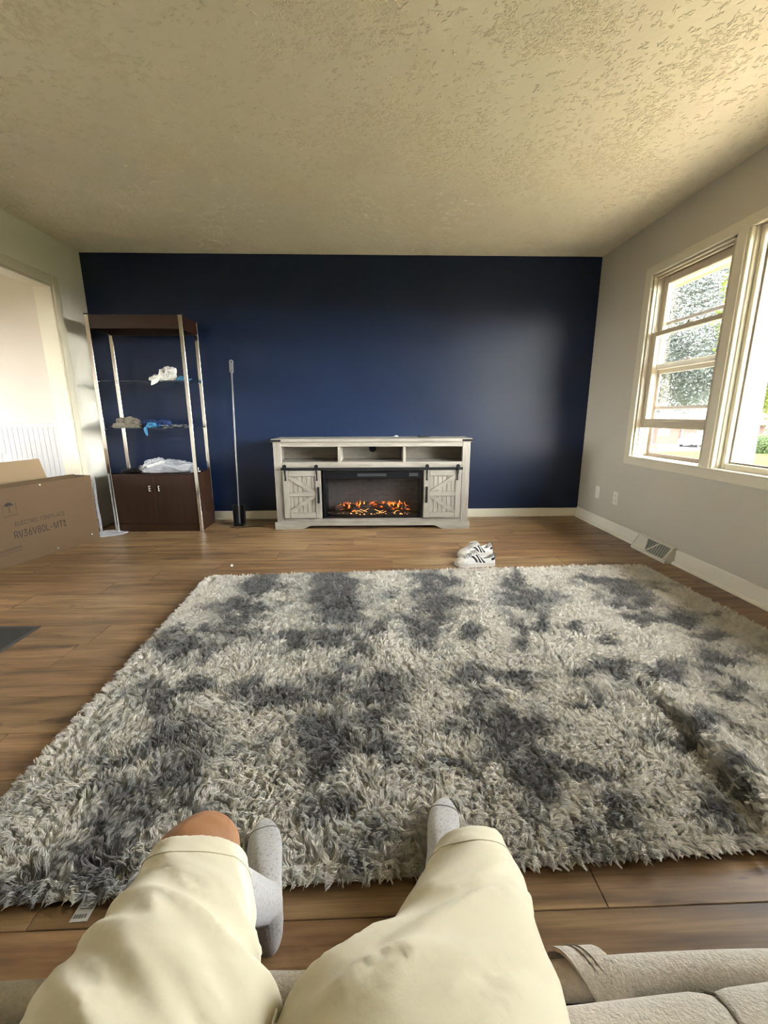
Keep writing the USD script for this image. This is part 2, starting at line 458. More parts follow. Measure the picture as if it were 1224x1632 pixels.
def leaf_mat(name, c, t):
    MATS[name] = usdkit.material(stage, f'/World/Looks/{name}', {
        'oi': ('object_info', {}), 'mr': ('map_range', {'to_min': .6, 'to_max': 1.35}), 'h': ('hsv', {'color': c}), 'h2': ('hsv', {'color': t}),
        'd': ('principled_bsdf', {'roughness': .5}), 't': ('translucent_bsdf', {}), 'm': ('mix_closure', {'fac': .45})},
        [('oi.random', 'mr.value'), ('mr.result', 'h.value'), ('mr.result', 'h2.value'), ('h.color', 'd.base_color'), ('h2.color', 't.color'), ('d.BSDF', 'm.closure1'), ('t.BSDF', 'm.closure2')], surface='m.closure')


leaf_mat('leaf_dark', (.19, .20, .19), (.22, .235, .20))
leaf_mat('leaf_bright', (.085, .105, .020), (.15, .17, .025))
leaf_mat('leaf_bush', (.055, .085, .025), (.07, .10, .03))

# ================================================================== THE SETTING
YR = -1.0                      # rear wall, behind the sofa
XDL = -5.6                     # far side of the room beyond the opening
OPY0, OPY1, OPZ = 2.25, 3.80, 2.06
WT = 0.13                      # wall thickness
# floor: planks laid along x, each its own piece
fl = thing('floor', kind='structure')
obj('subfloor', bx(XDL, XR + .1, YR - .1, D + .1, -.15, -.0085, 0), 'rug_backing', fl)
PW, PL = 0.19, 1.22
row, k0 = [], int(math.floor((YR - .675) / PW))
for k in range(k0, int((D - .675) / PW) + 1):
    y0, y1 = .675 + k * PW, .675 + (k + 1) * PW
    y0, y1 = max(y0, YR), min(y1, D)
    if y1 - y0 < .01:
        continue
    x = XDL + (-(k * 0.437 + .21 * ((k * 7) % 5)) % PL) - PL if k != 5 else -1.36 - 5 * PL
    left = XDL if k >= 4 else XL - .02
    while x < XR:
        a, b = max(x, left), min(x + PL, XR)
        if b - a > .02:
            dz = rng.uniform(-.0004, 0)
            obj('plank', bx(a + .0006, b - .0006, y0 + .0006, y1 - .0006, -.0085, dz, .0014), f'plank_wood_{rng.integers(NPLANK)}', fl)
        x += PL
# ceiling, roof, walls
cl = thing('ceiling', kind='structure')
obj('plaster_board', bx(XL - WT, XR + WT, YR - WT, D + WT, H, H + .12, 0), 'ceiling_plaster', cl)


def trowel_stroke(seed):
    r = np.random.default_rng(seed)
    out = []
    for k in range(1 + seed % 3):
        L = r.uniform(.018, .050)
        t = np.linspace(0, 1, 8)
        c1, c2 = r.uniform(-.010, .010), r.uniform(-.006, .006)
        a = r.normal(0, .55)
        x, y = (t - .5) * L, c1 * np.sin(PI * t) + c2 * np.sin(2 * PI * t)
        w = np.stack([.0036 * np.sin(PI * np.clip(t * .9 + .05, 0, 1)) ** .6, .0024 * np.sin(PI * np.clip(t * .9 + .05, 0, 1)) ** .5], 1)
        out.append(moved(tube(np.stack([x, y, 0 * t], 1), w * r.uniform(.7, 1.25), 8), r.normal(0, .010), r.normal(0, .010), 0, rz=a))
    return trimesh.util.concatenate(out)


rc = np.random.default_rng(17)
cp_ = np.stack([rc.uniform(XL + .01, XR - .01, 170000), rc.uniform(YR + .02, D - .02, 170000)], 1)
P3 = np.c_[cp_, np.zeros(len(cp_))]
dens = np.clip((meshkit.fbm(P3 * 3.6, 3, 61) - .44) * 4.0, .16, 1) * .55
near_band = np.clip((1.02 + .12 * np.sin(cp_[:, 0] * 2.3) - cp_[:, 1]) / .22, 0, 1)
dens = np.maximum(dens, near_band * .95)
dens = np.maximum(dens, np.exp(-((cp_[:, 1] - 3.78) / .12) ** 2) * .45)
kp = rc.random(len(cp_)) < dens
cp_, near_band = cp_[kp], near_band[kp]
p_ = path_for('plaster_strokes', cl)
pi_ = UsdGeom.PointInstancer.Define(stage, p_)
meta(pi_.GetPrim(), kind='stuff')
UsdGeom.Scope.Define(stage, p_ + '/prototypes')
pi_.CreatePrototypesRel().SetTargets([usdkit.mesh(stage, f'{p_}/prototypes/stroke_{i:03d}', trowel_stroke(i), MATS['ceiling_plaster'], smooth=True).GetPath() for i in range(9)])
pi_.CreatePositionsAttr(Vt.Vec3fArray.FromNumpy(np.c_[cp_, np.full(len(cp_), H)].astype(np.float32)))
pi_.CreateProtoIndicesAttr(Vt.IntArray.FromNumpy(rc.integers(0, 9, len(cp_)).astype(np.int32)))
an_ = np.where(near_band > .3, 1.0 + .9 * np.sin(cp_[:, 0] * 1.7) + rc.normal(0, .35, len(cp_)), rc.uniform(0, 2 * PI, len(cp_)))
pi_.CreateOrientationsAttr(Vt.QuathArray([Gf.Quath(float(math.cos(q / 2)), 0, 0, float(math.sin(q / 2))) for q in an_]))
sc_ = rc.uniform(.40, .95, len(cp_)) * (1 + .55 * near_band)
pi_.CreateScalesAttr(Vt.Vec3fArray.FromNumpy(np.stack([sc_, sc_, rc.uniform(.8, 1.6, len(cp_))], 1).astype(np.float32)))
obj('ceiling_side_room', bx(XDL - WT, XL - WT - .002, .6, D + WT, H, H + .12, 0), 'wall_white_lifted', kind='structure')
obj('roof', bx(XDL - .9, XR + .95, YR - .8, D + .9, H + .14, H + .45, 0), 'roof_dark', kind='structure')
obj('soffit', [bx(XR + WT + .001, XR + .95, YR - .8, D + .9, H - .150, H - .125, .002)] + [bx(XR + WT + .12 * k, XR + WT + .12 * k + .006, YR - .8, D + .9, H - .153, H - .149, 0) for k in range(1, 7)] + [bx(XR + .95, XR + .975, YR - .8, D + .9, H - .165, H + .2, .002)], 'soffit_cream', kind='structure')
obj('wall_back', bx(XL, XR, D, D + WT, -.15, H, 0), 'wall_blue', kind='structure')
obj('wall_rear', bx(XL - WT, XR + WT, YR - WT, YR, -.15, H, 0), 'wall_white_lifted', kind='structure')
WY0, WY1, WZ0, WZ1 = .34, 3.42, .695, 2.05        # window opening in the right wall
obj('wall_right', mbox(XR, XR + WT, YR, D + WT, -.15, H) - mbox(XR - .1, XR + .5, WY0, WY1, WZ0, WZ1), 'wall_greige_backlit', kind='structure')
obj('wall_left', mbox(XL - WT, XL, YR, D + WT, -.15, H) - mbox(XL - .5, XL + .1, OPY0, OPY1, -.2, OPZ), 'wall_white_lifted', kind='structure')
obj('wall_side_room_back', bx(XDL, XL - WT, D, D + WT, -.15, H, 0), 'wall_blush', kind='structure')
obj('wall_side_room_front', bx(XDL, XL - WT, .6 - WT, .6, -.15, H, 0), 'wall_blush', kind='structure')
obj('wall_side_room_far', mbox(XDL - WT, XDL, .6 - WT, D + WT, -.15, H) - mbox(XDL - .5, XDL + .1, 1.2, 3.4, .75, 2.10), 'wall_blush', kind='structure')
w4 = thing('window_4', kind='structure')
obj('window_frame', [bx(XDL - .10, XDL - .02, a, b, c, d) for a, b, c, d in ((1.2, 1.26, .75, 2.10), (3.34, 3.4, .75, 2.10), (2.27, 2.33, .75, 2.10), (1.2, 3.4, .75, .81), (1.2, 3.4, 2.04, 2.10))], 'trim_white', w4)
obj('window_pane', bx(XDL - .062, XDL - .058, 1.2, 3.4, .75, 2.10, 0), 'window_glass', w4)
# wainscot with beaded boards in the side room
wsc = thing('trim_1', kind='structure')
bd = []
x = XDL + .02
while x < XL - WT - .01:
    bd.append(bx(x + .0004, min(x + .0476, XL - WT), D - .012, D, .0, .94, .0016))
    x += .048
obj('beadboard', bd, 'wainscot_white', wsc, kind='stuff')
obj('cap_rail', [bx(XDL, XL - WT, D - .035, D, .965, .985, .004), bx(XDL, XL - WT, D - .02, D, .93, .966, .004)], 'trim_white', wsc)
# cased opening to the side room
t2 = thing('trim_2', kind='structure')
for s0, s1 in ((XL, XL + .018), (XL - WT - .018, XL - WT)):
    obj('door_casing', bx(s0, s1, OPY1, OPY1 + .072, 0, OPZ + .072, .004), 'trim_cream', t2)
    obj('door_casing', bx(s0, s1, OPY0 - .072, OPY0, 0, OPZ + .072, .004), 'trim_cream', t2)
    obj('head_casing', bx(s0, s1, OPY0, OPY1, OPZ, OPZ + .072, .004), 'trim_cream', t2)
obj('jamb', bx(XL - WT - .002, XL + .002, OPY1 - .016, OPY1 + .001, 0, OPZ, .002), 'trim_cream', t2)
obj('jamb', bx(XL - WT - .002, XL + .002, OPY0 - .001, OPY0 + .016, 0, OPZ, .002), 'trim_cream', t2)
obj('head_jamb', bx(XL - WT - .002, XL + .002, OPY0, OPY1, OPZ - .016, OPZ + .001, .002), 'trim_cream', t2)
# baseboards
obj('baseboard_back', [bx(XL, XR, D - .014, D, 0, .088, .004), bx(XL, XR, D - .022, D - .012, 0, .016, .004)], 'trim_cream', kind='structure')
obj('baseboard_left', [bx(XL, XL + .014, OPY1 + .072, D - .015, 0, .088, .004), bx(XL, XL + .014, YR, OPY0 - .072, 0, .088, .004)], 'trim_cream', kind='structure')
bbr = thing('baseboard_right', kind='structure')
VY0, VY1 = 2.755, 3.15
for a, b in ((YR, VY0), (VY1, D - .015)):
    obj('board', bx(XR - .014, XR, a, b, 0, .105, .004), 'trim_white', bbr)
    q = sg.Point(0, 0).buffer(.02, 6).intersection(sg.box(-.02, 0, 0, .02))
    obj('quarter_round', extrude(affinity.translate(q, XR - .013, 0), b - a, 'xz', a), 'trim_white', bbr)

# windows of the right wall: casing, then three units
t3 = thing('trim_3', kind='structure')
CW = .075
C0 = XR - .019
obj('head_casing', bx(C0, XR, WY0 - CW, WY1 + CW, WZ1 - .003, WZ1 + .062, .004), 'trim_window', t3)
obj('apron_casing', bx(C0, XR, WY0 - CW, WY1 + CW, WZ0 - .066, WZ0 + .003, .004), 'trim_window', t3)
obj('side_casing', bx(C0, XR, WY1 - .002, WY1 + CW, WZ0, WZ1, .004), 'trim_window', t3)
obj('side_casing', bx(C0, XR, WY0 - CW, WY0 + .002, WZ0, WZ1, .004), 'trim_window', t3)
obj('sill_board', bx(XR - .03, XR + WT, WY0, WY1, WZ0 - .004, WZ0 + .006, .003), 'trim_window', t3)
for a, b in ((2.555, 2.68), (1.08, 1.205)):
    obj('mullion', [bx(C0 + .004, XR + WT, a + .012, b - .012, WZ0, WZ1, .004), bx(C0 - .004, XR + .02, a + .03, b - .03, WZ0, WZ1, .004), bx(XR + .01, XR + WT, a, b, WZ0, WZ1, .003)], 'trim_window', t3)


def frame(x0, x1, ya, yb, za, zb, st, rt_, rb_, mat, name, par, b=.004):
    obj(name, [bx(x0, x1, ya, ya + st, za, zb, b), bx(x0, x1, yb - st, yb, za, zb, b), bx(x0, x1, ya + st - .001, yb - st + .001, zb - rt_, zb, b), bx(x0, x1, ya + st - .001, yb - st + .001, za, za + rb_, b)], mat, par)


def sash_window(name, ya, yb, raised):
    w = thing(name, kind='structure')
    zu = 1.365
    for y in (ya, yb - .018):
        obj('jamb_liner', [bx(XR - .002, XR + WT, y, y + .018, WZ0, WZ1, .002), bx(XR + .024, XR + .034, y - .006 if y > ya else y + .012, y + .012 if y > ya else y + .024, WZ0, WZ1, .001), bx(XR + .069, XR + .075, y - .006 if y > ya else y + .012, y + .012 if y > ya else y + .024, WZ0, WZ1, .001)], 'sash_tan', w)
    obj('head_stop', [bx(XR - .002, XR + WT, ya, yb, WZ1 - .018, WZ1, .002), bx(XR + .020, XR + .034, ya, yb, WZ1 - .032, WZ1 - .017, .002)], 'sash_tan', w)
    a, b = ya + .018, yb - .018
    lz = WZ0 + .006 + raised
    ls = thing('lower_sash', parent=w)
    frame(XR + .034, XR + .068, a, b, lz, lz + .715, .045, .032, .070, 'sash_tan', 'sash_frame', ls)
    obj('sash_lift', bx(XR + .026, XR + .036, a + .06, b - .06, lz + .052, lz + .064, .003), 'sash_tan', ls)
    obj('sash_pane', bx(XR + .049, XR + .053, a + .04, b - .04, lz + .06, lz + .69, 0), 'window_glass', ls)
    obj('sash_lock', [bx(XR + .045, XR + .06, (a + b) / 2 - .03, (a + b) / 2 + .03, lz + .714, lz + .722, .002), cyl(.009, (XR + .052, (a + b) / 2, lz + .718), (XR + .052, (a + b) / 2, lz + .735), 12), moved(bx(-.006, .006, -.035, .01, 0, .007, .002), XR + .05, (a + b) / 2, lz + .73, rz=.9)], 'storm_alu', ls)
    us = thing('upper_sash', parent=w)
    frame(XR + .075, XR + .105, a, b, zu, WZ1 - .018, .045, .055, .042, 'sash_tan', 'sash_frame', us)
    obj('sash_pane', bx(XR + .089, XR + .093, a + .04, b - .04, zu + .035, WZ1 - .06, 0), 'window_glass', us)
    obj('sash_lock', [cyl(.010, (XR + .085, (a + b) / 2, zu + .042), (XR + .085, (a + b) / 2, zu + .062), 12), bx(XR + .076, XR + .095, (a + b) / 2 - .028, (a + b) / 2 + .028, zu + .040, zu + .050, .002)], 'storm_alu', us)
    st = thing('storm_window', parent=w)
    x0, x1 = XR + .112, XR + .126
    frame(x0, x1, a, b, WZ0 + .006, WZ1 - .018, .030, .03, .028, 'storm_alu', 'storm_frame', st, .002)
    obj('storm_bar', bx(x0, x1, a + .02, b - .02, 1.690, 1.712, .002), 'storm_alu', st)
    obj('storm_bar', bx(x0 - .006, x1, a + .02, b - .02, 1.335, 1.375, .002), 'sash_tan', st)
    obj('storm_bar', bx(x0, x1, a + .02, b - .02, 1.070, 1.092, .002), 'storm_alu', st)
    obj('storm_pane', bx(x0 + .006, x0 + .008, a + .02, b - .02, 1.09, WZ1 - .03, 0), 'window_glass', st)
    return w


sash_window('window_1', 2.68, WY1, .226)
w2 = thing('window_2', kind='structure')
frame(XR + .030, XR + WT, 1.205, 2.555, WZ0, WZ1, .030, .034, .040, 'trim_window', 'window_frame', w2)
frame(XR + .055, XR + .075, 1.235, 2.525, WZ0 + .038, WZ1 - .032, .012, .012, .012, 'storm_alu', 'glazing_bead', w2, .002)
obj('window_pane', bx(XR + .063, XR + .067, 1.24, 2.52, WZ0 + .04, WZ1 - .035, 0), 'window_glass', w2)
sash_window('window_3', WY0, 1.08, 0.0)

# ================================================================== SMALL FIXTURES OF THE RIGHT WALL
ot = thing('wall_outlet', 'ivory double wall outlet on the right wall, the one nearer the floor vent', 'outlet', (XR, 3.565, .315))
obj('cover_plate', bx(-.006, 0, -.036, .036, -.058, .058, .003), 'outlet_ivory', ot)
for z in (-.022, .022):
    obj('socket', moved(lathe([(0, 0), (.0165, 0), (.0172, -.004), (0, -.004)], 18), -.009, 0, z, ry=-PI / 2), 'outlet_ivory', ot)
    obj('socket_slots', [bx(-.0095, -.0075, a - .0012, a + .0012, z - .004, z + .005, 0) for a in (-.006, .006)] + [cyl(.002, (-.0095, 0, z - .010), (-.0075, 0, z - .010), 8)], 'outlet_slot', ot)
obj('screw', cyl(.003, (-.0072, 0, 0), (-.005, 0, 0), 10), 'outlet_ivory', ot)
o2 = thing('blank_wall_plate', 'ivory blank cover plate low on the right wall close to the blue wall', 'wall plate', (XR, 3.862, .315))
obj('cover_plate', bx(-.007, 0, -.036, .036, -.058, .058, .003), 'outlet_ivory', o2)
for z in (-.03, .03):
    obj('screw', cyl(.003, (-.0082, 0, z), (-.005, 0, z), 10), 'outlet_ivory', o2)

vt = thing('floor_vent_register', 'cream metal baseboard vent register with a sloping grille on the right wall', 'air vent', (XR, (VY0 + VY1) / 2, 0))
L2 = (VY1 - VY0) / 2
prof = sg.Polygon([(0, 0), (-.078, 0), (-.080, .022), (-.032, .108), (-.026, .114), (0, .114)])
inner = sg.Polygon([(-.004, .006), (-.060, .006), (-.066, .024), (-.024, .098), (-.004, .098)])
obj('end_cap', extrude(prof, .006, 'xz', -L2), 'paint_metal_cream', vt)
obj('end_cap', extrude(prof, .006, 'xz', L2 - .006), 'paint_metal_cream', vt)
obj('top_flange', bx(-.034, 0, -L2, L2, .106, .1155, .002), 'paint_metal_cream', vt)
obj('front_lip', bx(-.084, -.066, -L2, L2, 0, .024, .003), 'paint_metal_cream', vt)
A_, B_ = np.array([-.0795, 0, .023]), np.array([-.031, 0, .108])


def on_slope(t, y, o=0.0):
    n = np.array([-(B_ - A_)[2], 0, (B_ - A_)[0]]); n /= np.linalg.norm(n)
    p = A_ + (B_ - A_) * t + n * o
    return np.array([p[0], y, p[2]])


obj('mesh_panel', sheet(4, 4, lambda u, v: np.stack([(A_[0] + (B_ - A_)[0] * v) + .008, -L2 + .004 + (2 * L2 - .008) * u, (A_[2] + (B_ - A_)[2] * v) - .002], -1), .002), 'vent_mesh', vt)
lv = []
for i in range(15):
    y = -L2 + .02 + i * (2 * L2 - .04) / 14
    lv.append(tube([on_slope(.05, y, -.003), on_slope(.95, y + .004, -.003)], .0014, 4))
obj('louver', lv, 'paint_metal_cream', vt, kind='stuff')
obj('damper_plate', sheet(4, 4, lambda u, v: np.stack([(A_[0] + (B_ - A_)[0] * v) + .0035, L2 - .006 - (.115 + .035 * (1 - v)) * u, (A_[2] + (B_ - A_)[2] * v) - .001], -1), .0015), 'paint_metal_cream', vt)
obj('grille_bar', tube([on_slope(.0, L2 - .165, .001), on_slope(1.0, L2 - .118, .001)], [.0055, .0055], 6), 'paint_metal_cream', vt)
obj('grille_bar', tube([on_slope(.0, L2 - .165, .001), on_slope(1.0, -L2 + .135, .001)], [.0055, .0055], 6), 'paint_metal_cream', vt)
obj('grille_bar', tube([on_slope(.0, -L2 + .02, .001), on_slope(1.0, -L2 + .012, .001)], [.007, .007], 6), 'paint_metal_cream', vt)
obj('grille_bar', tube([on_slope(.0, L2 - .008, .001), on_slope(1.0, L2 - .008, .001)], [.006, .006], 6), 'paint_metal_cream', vt)

# ================================================================== TV STAND (local: x right, y back from the front, z up)
ST_LOC, ST_ROT = (0.013, 3.80, 0.0), math.radians(-1.25)
tv = thing('tv_stand', 'whitewashed farmhouse media console with sliding barn doors against the blue wall', 'tv stand', ST_LOC, ST_ROT)
WO = 'white_oak'
obj('tabletop', bx(-.894, .894, -.02, .385, .800, .828, .003), WO, tv)
for s in (-1, 1):
    obj('corner_bracket', [bx(s * .896, s * .806, -.0235, -.019, .804, .821, .001), bx(s * .8975, s * .893, -.0235, .07, .804, .821, .001), cyl(.004, (s * .812, -.026, .814), (s * .812, -.02, .814), 8)], 'black_iron', tv)
obj('apron', bx(-.815, .815, 0, .022, .757, .799, .003), WO, tv)
for s in (-1, 1):
    obj('post', bx(s * .882, s * .812, -.004, .03, .068, .7995, .004), 'white_oak_upright', tv)
    obj('side_panel', bx(s * .882, s * .862, .03, .365, .03, .799, .002), 'white_oak_upright', tv)
obj('bottom_rail', bx(-.815, .815, 0, .02, .068, .103, .002), WO, tv)
pl = sg.Polygon([(-.900, 0), (-.648, 0), (-.615, .012), (-.590, .028), (-.565, .034), (.565, .034), (.590, .028), (.615, .012), (.648, 0), (.900, 0), (.900, .070), (-.900, .070)])
obj('plinth', extrude(pl, .028, 'xz', -.016), WO, tv)
for s in (-1, 1):
    obj('plinth', bx(s * .900, s * .878, .012, .36, 0, .070, .002), WO, tv)
obj('floor_board', bx(-.862, .862, .02, .352, .085, .1035, .002), WO, tv)
obj('shelf', bx(-.862, .862, .012, .352, .588, .618, .002), WO, tv)
obj('shelf_front', bx(-.815, .815, -.002, .013, .577, .620, .003), WO, tv)
obj('rail_board', bx(-.815, .815, .002, .02, .545, .5765, .002), WO, tv)
for x in (-.295, .291):
    obj('divider', bx(x - .012, x + .012, .004, .352, .618, .7995, .002), 'white_oak_upright', tv)
back = mbox(-.862, .862, .352, .360, .104, .799) - mcyl(.032, (0, .30, .715), (0, .40, .715))
obj('back_panel', back, WO, tv)
obj('cable_grommet', moved(lathe([(.026, 0), (.034, 0), (.034, .003), (.026, .003), (.026, 0)], 28), 0, .3505, .715, rx=PI / 2), 'black_plastic', tv)
for x in (-.452, .452):
    obj('partition', bx(x - .008 + (.012 if x > 0 else -.012), x + .008 + (.012 if x > 0 else -.012), .022, .352, .1035, .577, .001), WO, tv)
obj('slide_rail', [bx(-.815, .815, -.040, -.033, .553, .575, .002)] + [cyl(.005, (x, -.034, .5645), (x, .004, .5645), 10) for x in (-.79, -.4, 0, .4, .79)], 'black_iron', tv)


def barn_door(x0, x1, toward):
    """toward = +1: the braces point to the right (left door)."""
    d = thing('barn_door', parent=tv)
    z0, z1, ya, yb = .108, .548, -.026, -.008
    sw, rh = .052, .052
    # planks behind the braces
    n = 6
    xs = np.linspace(x0 + sw - .004, x1 - sw + .004, n + 1)
    for i in range(n):
        obj('plank', bx(xs[i] + .0008, xs[i + 1] - .0008, ya + .012, yb, z0 + .02, z1 - .02, .003), 'white_oak_upright', d)
    obj('stile', bx(x0, x0 + sw, ya, yb, z0, z1, .003), 'white_oak_upright', d)
    obj('stile', bx(x1 - sw, x1, ya, yb, z0, z1, .003), 'white_oak_upright', d)
    obj('rail', bx(x0 + sw, x1 - sw, ya, yb, z1 - rh, z1, .003), WO, d)
    obj('rail', bx(x0 + sw, x1 - sw, ya, yb, z0, z0 + rh, .003), WO, d)
    zm = .330
    obj('rail', bx(x0 + sw, x1 - sw, ya + .001, yb - .001, zm - .019, zm + .019, .003), WO, d)
    a, b = (x0 + sw, x1 - sw) if toward > 0 else (x1 - sw, x0 + sw)
    clip = sg.box(x0 + sw, z0 + rh, x1 - sw, z1 - rh)
    for zf, zt, lim in ((z1 - rh - .005, zm + .01, sg.box(-2, zm + .019, 2, 2)), (z0 + rh + .005, zm - .01, sg.box(-2, 0, 2, zm - .019))):
        ln = sg.LineString([(a - .05 * toward, zf + (zf - zt) * .25), (b + .02 * toward, zt - (zf - zt) * .12)]).buffer(.0175, cap_style=2)
        g = ln.intersection(clip).intersection(lim)
        obj('brace', extrude(g, .0125, 'xz', ya + .001), WO, d)
    hx = x1 - .024 if toward > 0 else x0 + .024
    obj('handle', [bx(hx - .010, hx + .010, ya - .022, ya - .015, .252, .402, .003), bx(hx - .006, hx + .006, ya - .016, ya, .262, .274, .001), bx(hx - .006, hx + .006, ya - .016, ya, .380, .392, .001)], 'black_iron', d)
    for hx in (x0 + .026, x1 - .036):
        obj('roller_hanger', [bx(hx - .0065, hx + .0065, ya - .004, ya + .0005, .462, .548, .001), bx(hx - .0065, hx + .0065, ya - .024, ya - .020, .52, .600, .001), bx(hx - .0065, hx + .0065, ya - .0225, ya, .52, .53, .001), cyl(.017, (hx, ya - .023, .586), (hx, ya - .009, .586), 20), cyl(.006, (hx, ya - .029, .586), (hx, ya - .02, .586), 10), moved(cyl(.0085, (0, -.003, 0), (0, .003, 0), 12), hx, ya - .003, .463)], 'black_iron', d)


barn_door(-.806, -.462, 1)
barn_door(.468, .806, -1)

# electric fireplace set into the stand
ef = thing('electric_fireplace', 'black electric fireplace insert with glowing orange logs in the middle of the console', 'electric fireplace', ST_LOC, ST_ROT)
X0, X1, Z0, Z1 = -.446, .452, .106, .5435
obj('case', [bx(X0 + .006, X0 + .018, .0, .25, Z0, Z1, 0), bx(X1 - .018, X1 - .006, .0, .25, Z0, Z1, 0), bx(X0 + .006, X1 - .006, .0, .25, Z0, Z0 + .008, 0), bx(X0 + .006, X1 - .006, .0, .25, Z1 - .012, Z1, 0)], 'firebox_black', ef)
obj('lining', bx(X0 + .018, X1 - .018, .232, .25, Z0 + .008, Z1 - .012, 0), 'firebrick', ef)
obj('front_frame', [bx(X0, X0 + .012, -.012, .006, Z0, Z1, .003), bx(X1 - .012, X1, -.012, .006, Z0, Z1, .003), bx(X0, X1, -.012, .006, Z1 - .010, Z1, .003), bx(X0, X1, -.012, .006, Z0, Z0 + .012, .003), bx(X0 + .012, X1 - .012, -.008, .006, Z1 - .074, Z1 - .010, .002)], 'firebox_black', ef)
obj('heat_outlet', [bx(-.135, .130, -.0105, -.007, Z1 - .052, Z1 - .026, .002)] + [bx(-.13, .125, -.012, -.010, Z1 - .048 + .006 * i, Z1 - .046 + .006 * i, 0) for i in range(4)], 'vent_grey', ef)
obj('display', bx(.335, .415, -.0095, -.007, Z1 - .052, Z1 - .022, .001), 'vent_grey', ef)
obj('glass', bx(X0 + .012, X1 - .012, -.003, .0005, Z0 + .012, Z1 - .074, 0), 'fire_glass', ef)
r_ = np.random.default_rng(5)


def log_mesh(a, b, r0, seed):
    a, b = np.array(a, float), np.array(b, float)
    t = np.linspace(0, 1, 14)[:, None]
    pts = a + (b - a) * t + np.c_[0 * t, 0 * t, .010 * np.sin(t * PI)]
    m = tube(pts, r0 * (1 + .12 * np.sin(t[:, 0] * 9 + seed)) * np.where((t[:, 0] == 0) | (t[:, 0] == 1), .8, 1), 12)
    n = meshkit.fbm(m.vertices * [30, 60, 60] + seed * 7, 3, seed)
    m.vertices += (m.vertices - m.vertices.mean(0)) * ((n - .5) * .18)[:, None]
    return m


bed = crumple(.40, .09, .030, 3, 4, .3, 5)
bed = moved(bed, 0.003, .115, Z0 + .006)
obj('coal_bed', bed, 'coal', ef)
for i, (a, b, r0) in enumerate([((-.36, .12, .165), (-.14, .16, .178), .024), ((-.20, .07, .160), (-.02, .13, .190), .020), ((.04, .14, .195), (.20, .07, .160), .020), ((.13, .16, .172), (.36, .12, .168), .025), ((-.10, .17, .20), (.12, .17, .20), .022), ((-.30, .17, .195), (-.22, .09, .185), .018), ((.25, .17, .20), (.30, .08, .180), .018)]):
    obj('log', log_mesh(a, b, r0, i), 'glow_log', ef, smooth=True)


def flame_mesh(w, h, seed):
    t = np.linspace(0, 1, 9)
    rad = w * np.sin(PI * np.clip(t, 0, 1) ** .6) * (1 - t) ** .35 + .0006
    pts = np.stack([.25 * w * np.sin(3 * t + seed), .1 * w * np.cos(4 * t + seed), h * t], 1)
    return tube(pts, np.stack([rad, rad * .35], 1), 8, up0=(0, 1, 0))


for cx, n, wd, ht in ((-.25, 9, .050, .036), (-.115, 6, .05, .036), (.155, 9, .045, .040), (.255, 8, .050, .048), (.03, 2, .03, .040)):
    for k in range(n):
        x = cx + r_.normal(0, wd * .5)
        h = ht * r_.uniform(.45, 1.15)
        obj('flame', moved(flame_mesh(r_.uniform(.004, .010), h, r_.uniform(0, 6)), x, .15 + r_.uniform(-.05, .04), .190 + r_.uniform(-.012, .02)), 'flame_hot' if r_.random() < .3 else 'flame', ef, smooth=True)
cr = []
for k in range(34):
    x = r_.uniform(-.32, .33)
    m = trimesh.creation.icosphere(1, r_.uniform(.003, .0065))
    m.vertices *= [1.5, 1, .8]
    cr.append(moved(m, x, .035 + r_.uniform(-.01, .03), Z0 + .022 + r_.uniform(0, .012)))
obj('ember', cr, 'ember', ef, kind='stuff')
for k, (xa, xb, z) in enumerate(((-.16, -.09, .150), (-.12, -.05, .160), (.02, .10, .163), (.06, .13, .150), (-.08, -.03, .172), (.20, .25, .152))):
    t = np.linspace(0, 1, 8)
    obj('glowing_twig', tube(np.stack([xa + (xb - xa) * t, .05 + .01 * np.sin(5 * t + k), z + .008 * np.sin(4 * t + k)], 1), .0030 * (1 - .5 * t), 6), 'ember', ef, smooth=True)

wt = thing('crumpled_wrapper', 'small crumpled white wrapper lying on top of the media console', 'wrapper', (.245, 4.08, .828))
obj('wrapper', [moved(crumple(.018, .014, .011, 4, 3, .5, 3), .004, 0, 0), moved(crumple(.022, .008, .003, 6, 2, .3, 4), -.012, 0, 0)], 'card_white', wt)
rm = thing('remote_control', 'slim black remote control lying on the right end of the console top', 'remote control', (.505, 4.05, .828), .35)
obj('remote_body', rb(-.055, .055, -.018, .018, 0, .014, .006, 10), 'black_plastic', rm)
obj('remote_button', [cyl(.004, (-.04 + .02 * i, y, .0135), (-.04 + .02 * i, y, .0152), 10) for i in range(5) for y in (-.007, .007)], 'vent_grey', rm, kind='stuff')

# ================================================================== CHROME AND GLASS DISPLAY SHELF
EX0, EX1, EY0, EY1 = -2.322, -1.536, 3.775, 4.105
et = thing('display_shelf', 'tall chrome etagere with glass shelves, dark wood top and cabinet base in the left corner', 'display shelf', ((EX0 + EX1) / 2, (EY0 + EY1) / 2, 0))
w_, d_ = (EX1 - EX0) / 2, (EY1 - EY0) / 2
for sx_ in (-1, 1):
    for sy_ in (-1, 1):
        a, b = sx_ * w_, sy_ * d_
        obj('post', [bx(a, a - sx_ * .033, b, b - sy_ * .020, 0, 1.84, .003)], 'chrome', et)
        obj('post_cap', bx(a + sx_ * .001, a - sx_ * .034, b + sy_ * .001, b - sy_ * .021, 1.838, 1.846, .002), 'black_plastic', et)
iw = w_ - .008
obj('fascia', bx(-w_ + .034, w_ - .034, -d_ + .004, -d_ + .022, 1.732, 1.838, .002), 'walnut_flat', et)
obj('fascia', bx(-w_ + .034, w_ - .034, d_ - .022, d_ - .004, 1.732, 1.838, .002), 'walnut_flat', et)
